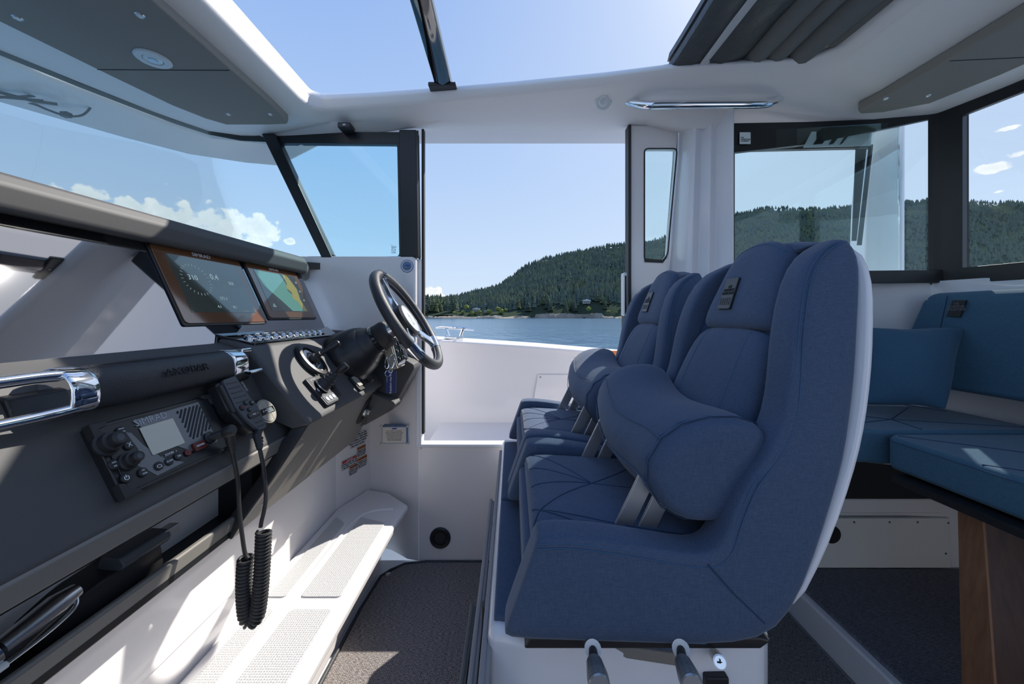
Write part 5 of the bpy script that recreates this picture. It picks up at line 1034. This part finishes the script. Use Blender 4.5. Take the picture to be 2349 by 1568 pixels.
# white shell behind the backrest
rings = []
SH = [(.440, .655)]+SO[6:]
for i, (x, z) in enumerate([(.455, .650), (.480, .700), (.515, .780), (.548, .870), (.572, .935), (.588, 1.0), (.602, 1.07), (.613, 1.15), (.628, 1.225), (.632, 1.275), (.622, 1.300)]):
    sy = [0, 0, .0, .004, .010, .016, .022, .030, .045, .060, .085][i]; t_ = [.004, .012, .02, .024, .026, .028, .028, .027, .024, .016, .008][i]; k_ = [-.2, 0, .1, .15, .2, .2, .2, .2, .2, .3, .5][i]
    y0, y1 = .626+sy, 1.144-sy; ym = .885
    row = [Vector((x-.012, y0-.001, z)), Vector((x+t_*.7, y0, z)), Vector((x+t_, y0+.02, z+.0)), Vector((x+t_*1.5, y0+.10, z)), Vector((x+t_*1.8, ym, z)), Vector((x+t_*1.5, y1-.10, z)), Vector((x+t_, y1-.02, z)), Vector((x+t_*.7, y1, z)), Vector((x-.012, y1+.001, z)), Vector((x-.01, ym, z))]
    rings.append(row)
MB().loft(rings).build('shell', 'gelcoat_cool', seat, sub=1)
# core behind cushions
MB().loft([[Vector((x, y, z)) for x, y in ((a, .70), (b_, .70), (b_, 1.07), (a, 1.07))] for a, b_, z in ((.05, .40, .63), (.05, .43, .70), (.37, .50, .74), (.44, .55, .90), (.50, .585, 1.05), (.545, .61, 1.20), (.60, .625, 1.28))]).build('back_core', 'seam', seat)
# seat cushion with quilted star
quad = [(.035, .690, .742), (.035, 1.080, .742), (.40, 1.080, .720), (.40, .690, .720)]
sc3 = pad([quad[0], quad[3], quad[2], quad[1]], .085, 16, 16, 5, .0); pf_ = sc3.pos; 
sco = sc3.build('seat_cushion', 'seat_fabric', seat, angle=80)
for A_, B_ in (((.40, .47), (.0, 1.0)), ((.40, .47), (.95, .99)), ((.40, .47), (1, .45)), ((.40, .47), (.05, .16)), ((.40, .47), (.02, .70)), ((.40, .47), (.02, .44)), ((.05, .16), (.9, .02)), ((.05, .16), (.0, .0)), ((.05, .16), (.35, .02)), ((.05, .16), (0, .2))):
    ps = []
    for k in range(17):
        u = lerp(A_[0], B_[0], k/16); v = lerp(A_[1], B_[1], k/16); bow = .035*math.sin(PI*k/16); u2 = min(max(u+bow*(B_[1]-A_[1]), .012), .988); v2 = min(max(v-bow*(B_[0]-A_[0]), .012), .988)
        p = pf_(u2, v2, 1); q = pf_(u2, v2, -1); ps.append(p if p.z > q.z else q)
    MB().tube(ps, .0013, 5).build('quilt_seam', 'seam', sco)
MB().loft([[Vector((x, y, z)) for y, z in ((.69, .63), (1.08, .63), (1.08, .735), (.69, .735))] for x in (.020, .05)]).build('seat_front', 'seat_fabric', seat, bevel=.012, seg=3)
MB().loft([[Vector((x, y, z)) for y, z in ((.69, .625), (1.08, .625), (1.08, .70), (.69, .70))] for x in (.04, .40)]).build('seat_pan', 'seam', seat)
# backrest pads
def bp(zl, zh, xl, xh, wl_, wh_, th, nm, arch=0, corner=.12, yc=.885):
    return pad([(xl, yc-wl_, zl), (xl, yc+wl_, zl), (xh, yc+wh_, zh), (xh, yc-wh_, zh)], th, 14, 14, 4.5, corner, arch=arch)
b_ = bp(.80, 1.128, .398, .535, .175, .150, .075, 'back_pad', corner=.10); pf2 = b_.pos; bo_ = b_.build('back_pad', 'seat_fabric', seat, angle=80)
for u in (.20, .80):
    ps = []
    for k in range(13): p = pf2(u, .03+.94*k/12, 1); q = pf2(u, .03+.94*k/12, -1); ps.append(p if p.x < q.x else q)
    MB().tube(ps, .0011, 5).build('seam', 'stitch', bo_)
b_ = bp(1.122, 1.300, .533, .602, .142, .098, .080, 'headrest_pad', arch=.030, corner=.06); pf3 = b_.pos; ho = b_.build('headrest_pad', 'seat_fabric', seat, angle=80)
ps = []
for k in range(15): p = pf3(.03+.94*k/14, .93, 1); q = pf3(.03+.94*k/14, .93, -1); ps.append(p if p.x < q.x else q)
MB().tube(ps, .0011, 5).build('seam', 'stitch', ho)
MB().loft([[Vector((x, .885+s_*w2, z)) for s_, w2, x, z in ((-1, w_, .588+dx, zz), (-.5, w_, .588+dx, zz+.016), (0, w_, .588+dx, zz+.022), (.5, w_, .588+dx, zz+.016), (1, w_, .588+dx, zz), (0, w_, .588+dx, zz-.05))] for dx, w_, zz in ((0, .125, 1.300), (.03, .15, 1.305), (.045, .14, 1.295))]).build('top_cap', 'seat_fabric', seat, bevel=.008, seg=3)
# badge
hn = Vector((-.178, 0, .069)).normalized()*-1; hn = Vector((-.932, 0, .361)); hv = Vector((.361, 0, .932))
bc = Vector((.527, .915, 1.213))
def bpt(y, v, h): return bc+Vector((0, y, 0))+hv*v+hn*h
bg_ = MB().prism([bpt(y, v, .0) for y, v in rcorner([(-.030, -.040), (.022, -.040), (.030, .040), (-.022, .040)][::1], .004)], hn*.007).build('badge', 'black_plastic', seat, bevel=.0015)
text('THE\nADVENTURE\nCOLLECTION', bpt(0, .008, .0074), (0, -1, 0), hv, .010, 'cavity', bg_, ext=.0006, sx=.75)
for k in range(5): MB().prism([bpt(-.022+.009*k, -.030, .0072), bpt(-.018+.009*k, -.030, .0072), bpt(-.014+.009*k, -.012, .0072), bpt(-.018+.009*k, -.012, .0072)], hn*.0004).build('badge_relief', 'rubber', bg_)
# bolster roll
RS = [(.235, .865), (.238, .905), (.262, .945), (.300, .972), (.350, .984), (.400, .984), (.436, .972), (.446, .950), (.430, .895), (.405, .850), (.372, .812), (.345, .798), (.300, .800), (.262, .820)]
rings = []
for y, dx, dz, sc_ in ((.648, .01, .0, .80), (.655, .004, .0, .93), (.672, 0, 0, 1), (.74, -.002, .001, 1.0), (.80, -.012, -.002, .98), (.885, -.022, .0, .96), (.97, -.016, .012, .97), (1.04, -.004, .03, .99), (1.09, .004, .042, .97), (1.112, .008, .046, .92), (1.12, .012, .046, .80)):
    cx0, cz0 = .34, .89; rings.append([Vector((cx0+(x-cx0)*sc_+dx, y, cz0+(z-cz0)*sc_+dz)) for x, z in RS])
rl = MB().loft(rings).build('bolster_roll', 'seat_fabric', seat, sub=1)
for idx, off in ((2, .0015), (0, .0015)):
    MB().tube(resample([r_[idx]+(r_[idx]-Vector((.33, r_[idx].y, .89))).normalized()*off*-.6 for r_ in rings[2:-2]], 3), .0011, 5).build('seam', 'stitch', rl)
MB().tube([(rings[2][k-1]+rings[2][k]*6+rings[2][(k+1) % 14])/8+Vector((0, -.0005, 0)) for k in range(14)], .0012, 5, loop=True).build('seam', 'seam', rl)
MB().tube([p.lerp(Vector((.34, p.y, .89)), .03)+Vector((0, .012, 0)) for p in rings[2]], .0009, 5, loop=True).build('seam', 'stitch', rl)
for y in (.712, 1.055):
    for x0, x1, z1 in ((.185, .300, .885), (.232, .345, .885)):
        MB().prism([(x0, y, .752), (x0+.036, y, .752), (x1+.036-.05, y, z1), (x1-.05, y, z1)], (0, .007, 0)).build('support_bar', 'alu', seat, bevel=.0015)
    MB().bb(.18, .27, y-.006, y+.014, .745, .760).build('hinge', 'rubber', seat, bevel=.003)
def copy_tree(o, parent=None, off=None):
    c = o.copy(); C.objects.link(c); c.parent = parent
    if off: c.location = o.location+off
    for ch in list(o.children): copy_tree(ch, c)
    return c
s2 = copy_tree(seat, None, Vector((0, .545, 0))); s2['label'] = 'far blue fabric helm seat beside the doorway, half hidden by the near one'

# ================================================================== DINETTE
db = thing('dinette_bench', 'blue quilted dinette bench cushions behind the helm seats', 'bench', (1.35, .6, .7))
def slab(pts, z0, z1, nm, bev=.02, m_='bench_fabric'):
    return MB().prism([(x, y, z0) for x, y in pts], (0, 0, z1-z0)).build(nm, m_, db, bevel=bev, seg=4)
c1 = slab([(1.135, .10), (1.13, 1.135), (1.165, 1.165), (1.64, 1.165), (1.66, .10)], .705, .800, 'seat_cushion', .014)
MB().prism([(1.10, .10, .70), (1.10, 1.10, .70), (1.66, 1.15, .70), (1.66, .10, .70)], (0, 0, -.02)).build('bench_board', 'cavity', db)
c2 = slab([(.70, 1.20), (1.11, 1.185), (1.14, 1.172), (1.68, 1.175), (1.66, 1.50), (.70, 1.55)], .700, .806, 'seat_cushion', .014)
for cc, segs in ((c1, (((1.14, .62), (1.63, 1.10)), ((1.30, .80), (1.14, .92)), ((1.30, .80), (1.64, .60)), ((1.30, .80), (1.30, .3)), ((1.45, .93), (1.16, 1.14)), ((1.45, .93), (1.62, .9)))), (c2, (((1.30, 1.30), (.9, 1.18)), ((1.30, 1.30), (1.66, 1.20)), ((1.30, 1.30), (1.55, 1.48)), ((1.30, 1.30), (1.0, 1.5)), ((1.30, 1.30), (1.28, 1.185))))):
    zz = .8005 if cc is c1 else .8065
    for a, b_ in segs: MB().tube([(*a, zz), (*b_, zz)], .0015, 5).build('quilt_seam', 'seam', cc)
MB().tube([(1.1325, .12, .790), (1.128, 1.13, .790), (1.163, 1.166, .790)], .0011, 5).build('stitch_line', 'stitch', c1)
bk = MB().loft([[Vector((x, y, z)) for x, z in ((x0, .895), (x0+.09, .885), (x0+.15, 1.235), (x0+.12, 1.250), (x0+.035, 1.248), (x0+.01, 1.22))] for x0, y in ((1.58, .10), (1.58, 1.44))]+[[Vector((x, y, z)) for x, z, y in ((1.582, .895, 1.60), (1.66, .885, 1.60), (1.72, 1.235, 1.47), (1.69, 1.25, 1.465), (1.62, 1.248, 1.465), (1.592, 1.22, 1.475))]])
bko = bk.build('backrest_cushion', 'bench_fabric', db, bevel=.018, seg=4)
MB().tube([(1.588, .12, .935), (1.588, 1.55, .935)], .0012, 5).build('stitch_line', 'stitch', bko)
MB().tube([(1.5905, 1.385, 1.235), (1.578, 1.43, .95)], .0015, 5).build('seam', 'seam', bko)
bq = [at(2188, 690, 1.36), at(2218, 690, 1.355), at(2206, 726, 1.34), at(2176, 724, 1.345)]
cxb = 1.5855
def rxb(px, py): Yb = (cxb)*F/(px-1174.5); return Vector((cxb, Yb, ZC+(725-py)*Yb/F))
bb_ = MB().prism([rxb(*q) for q in ((2189, 688), (2220, 688), (2205, 727), (2174, 725))], (-.007, 0, 0)).build('badge', 'black_plastic', db, bevel=.0015)
text('THE\nADVENTURE\nCOLLECTION', rxb(2198, 703)+Vector((-.0075, 0, 0)), (0, -1, 0), (0, 0, 1), .012, 'ink_grey', bb_, sx=.75)
# pillow
qd = [at(1975, 925, 1.34), at(2172, 942, 1.24), at(2212, 752, 1.33), at(1990, 748, 1.42)]
pw = pad(qd, .15, 22, 22, 1.7, -.0)
nv = (Vector(qd[1])-Vector(qd[0])).cross(Vector(qd[3])-Vector(qd[0])).normalized(); cpw = sum(qd, Vector())/4
for v in pw.b.verts:
    r_ = (v.co-cpw); rr_ = r_.length/.20; ed_ = Vector(r_-nv*r_.dot(nv)); u_ = (qd[1]-qd[0]).normalized(); w_ = nv.cross(u_); a_ = ed_.dot(u_)/.15; c_ = ed_.dot(w_)/.14
    pinch = 1-.07*(1-min(1, abs(a_*c_)))*max(abs(a_), abs(c_))**2; v.co = cpw+nv*r_.dot(nv)+ed_*pinch+nv*.008*noise.noise(v.co*14)*rr_
po = tag(pw.build('pillow', 'pillow_fabric', angle=90), 'square dark blue scatter pillow leaning in the dinette bench corner', 'pillow')
MB().tube([qd[0].lerp(qd[1], k/10)-(cpw-qd[0].lerp(qd[1], k/10)).normalized()*-.07*.14*(1-abs(2*k/10-1)) for k in range(11)], .0018, 5).build('piping', 'seam', po)
# table leg
tl = thing('table_pedestal', 'tapered dark wooden table leg with a lighter edge beside the bench', 'table', (1.22, .9, .13))
top_ = [at(2203, 1150, .985), at(2247, 1150, .935), at(2420, 1150, .935), at(2400, 1150, .985)]
zt = .70; zb = .13
def lg(x0, x1, y0, y1, z): return [Vector((x0, y1, z)), Vector((x0, y0, z)), Vector((x1, y0, z)), Vector((x1, y1, z))]
MB().loft([lg(1.082, 1.25, .835, .905, zb), lg(1.162, 1.33, .935, .985, zt)]).build('leg_face', 'wood_dark', tl, bevel=.002)
MB().loft([lg(1.077, 1.0835, .8345, .906, zb), lg(1.157, 1.1635, .9345, .986, zt)]).build('leg_edge', 'wood_light', tl, bevel=.001)
MB().bb(1.16, 1.55, .70, 1.10, .684, .702).build('table_board', 'wood_dark', tl, bevel=.003)
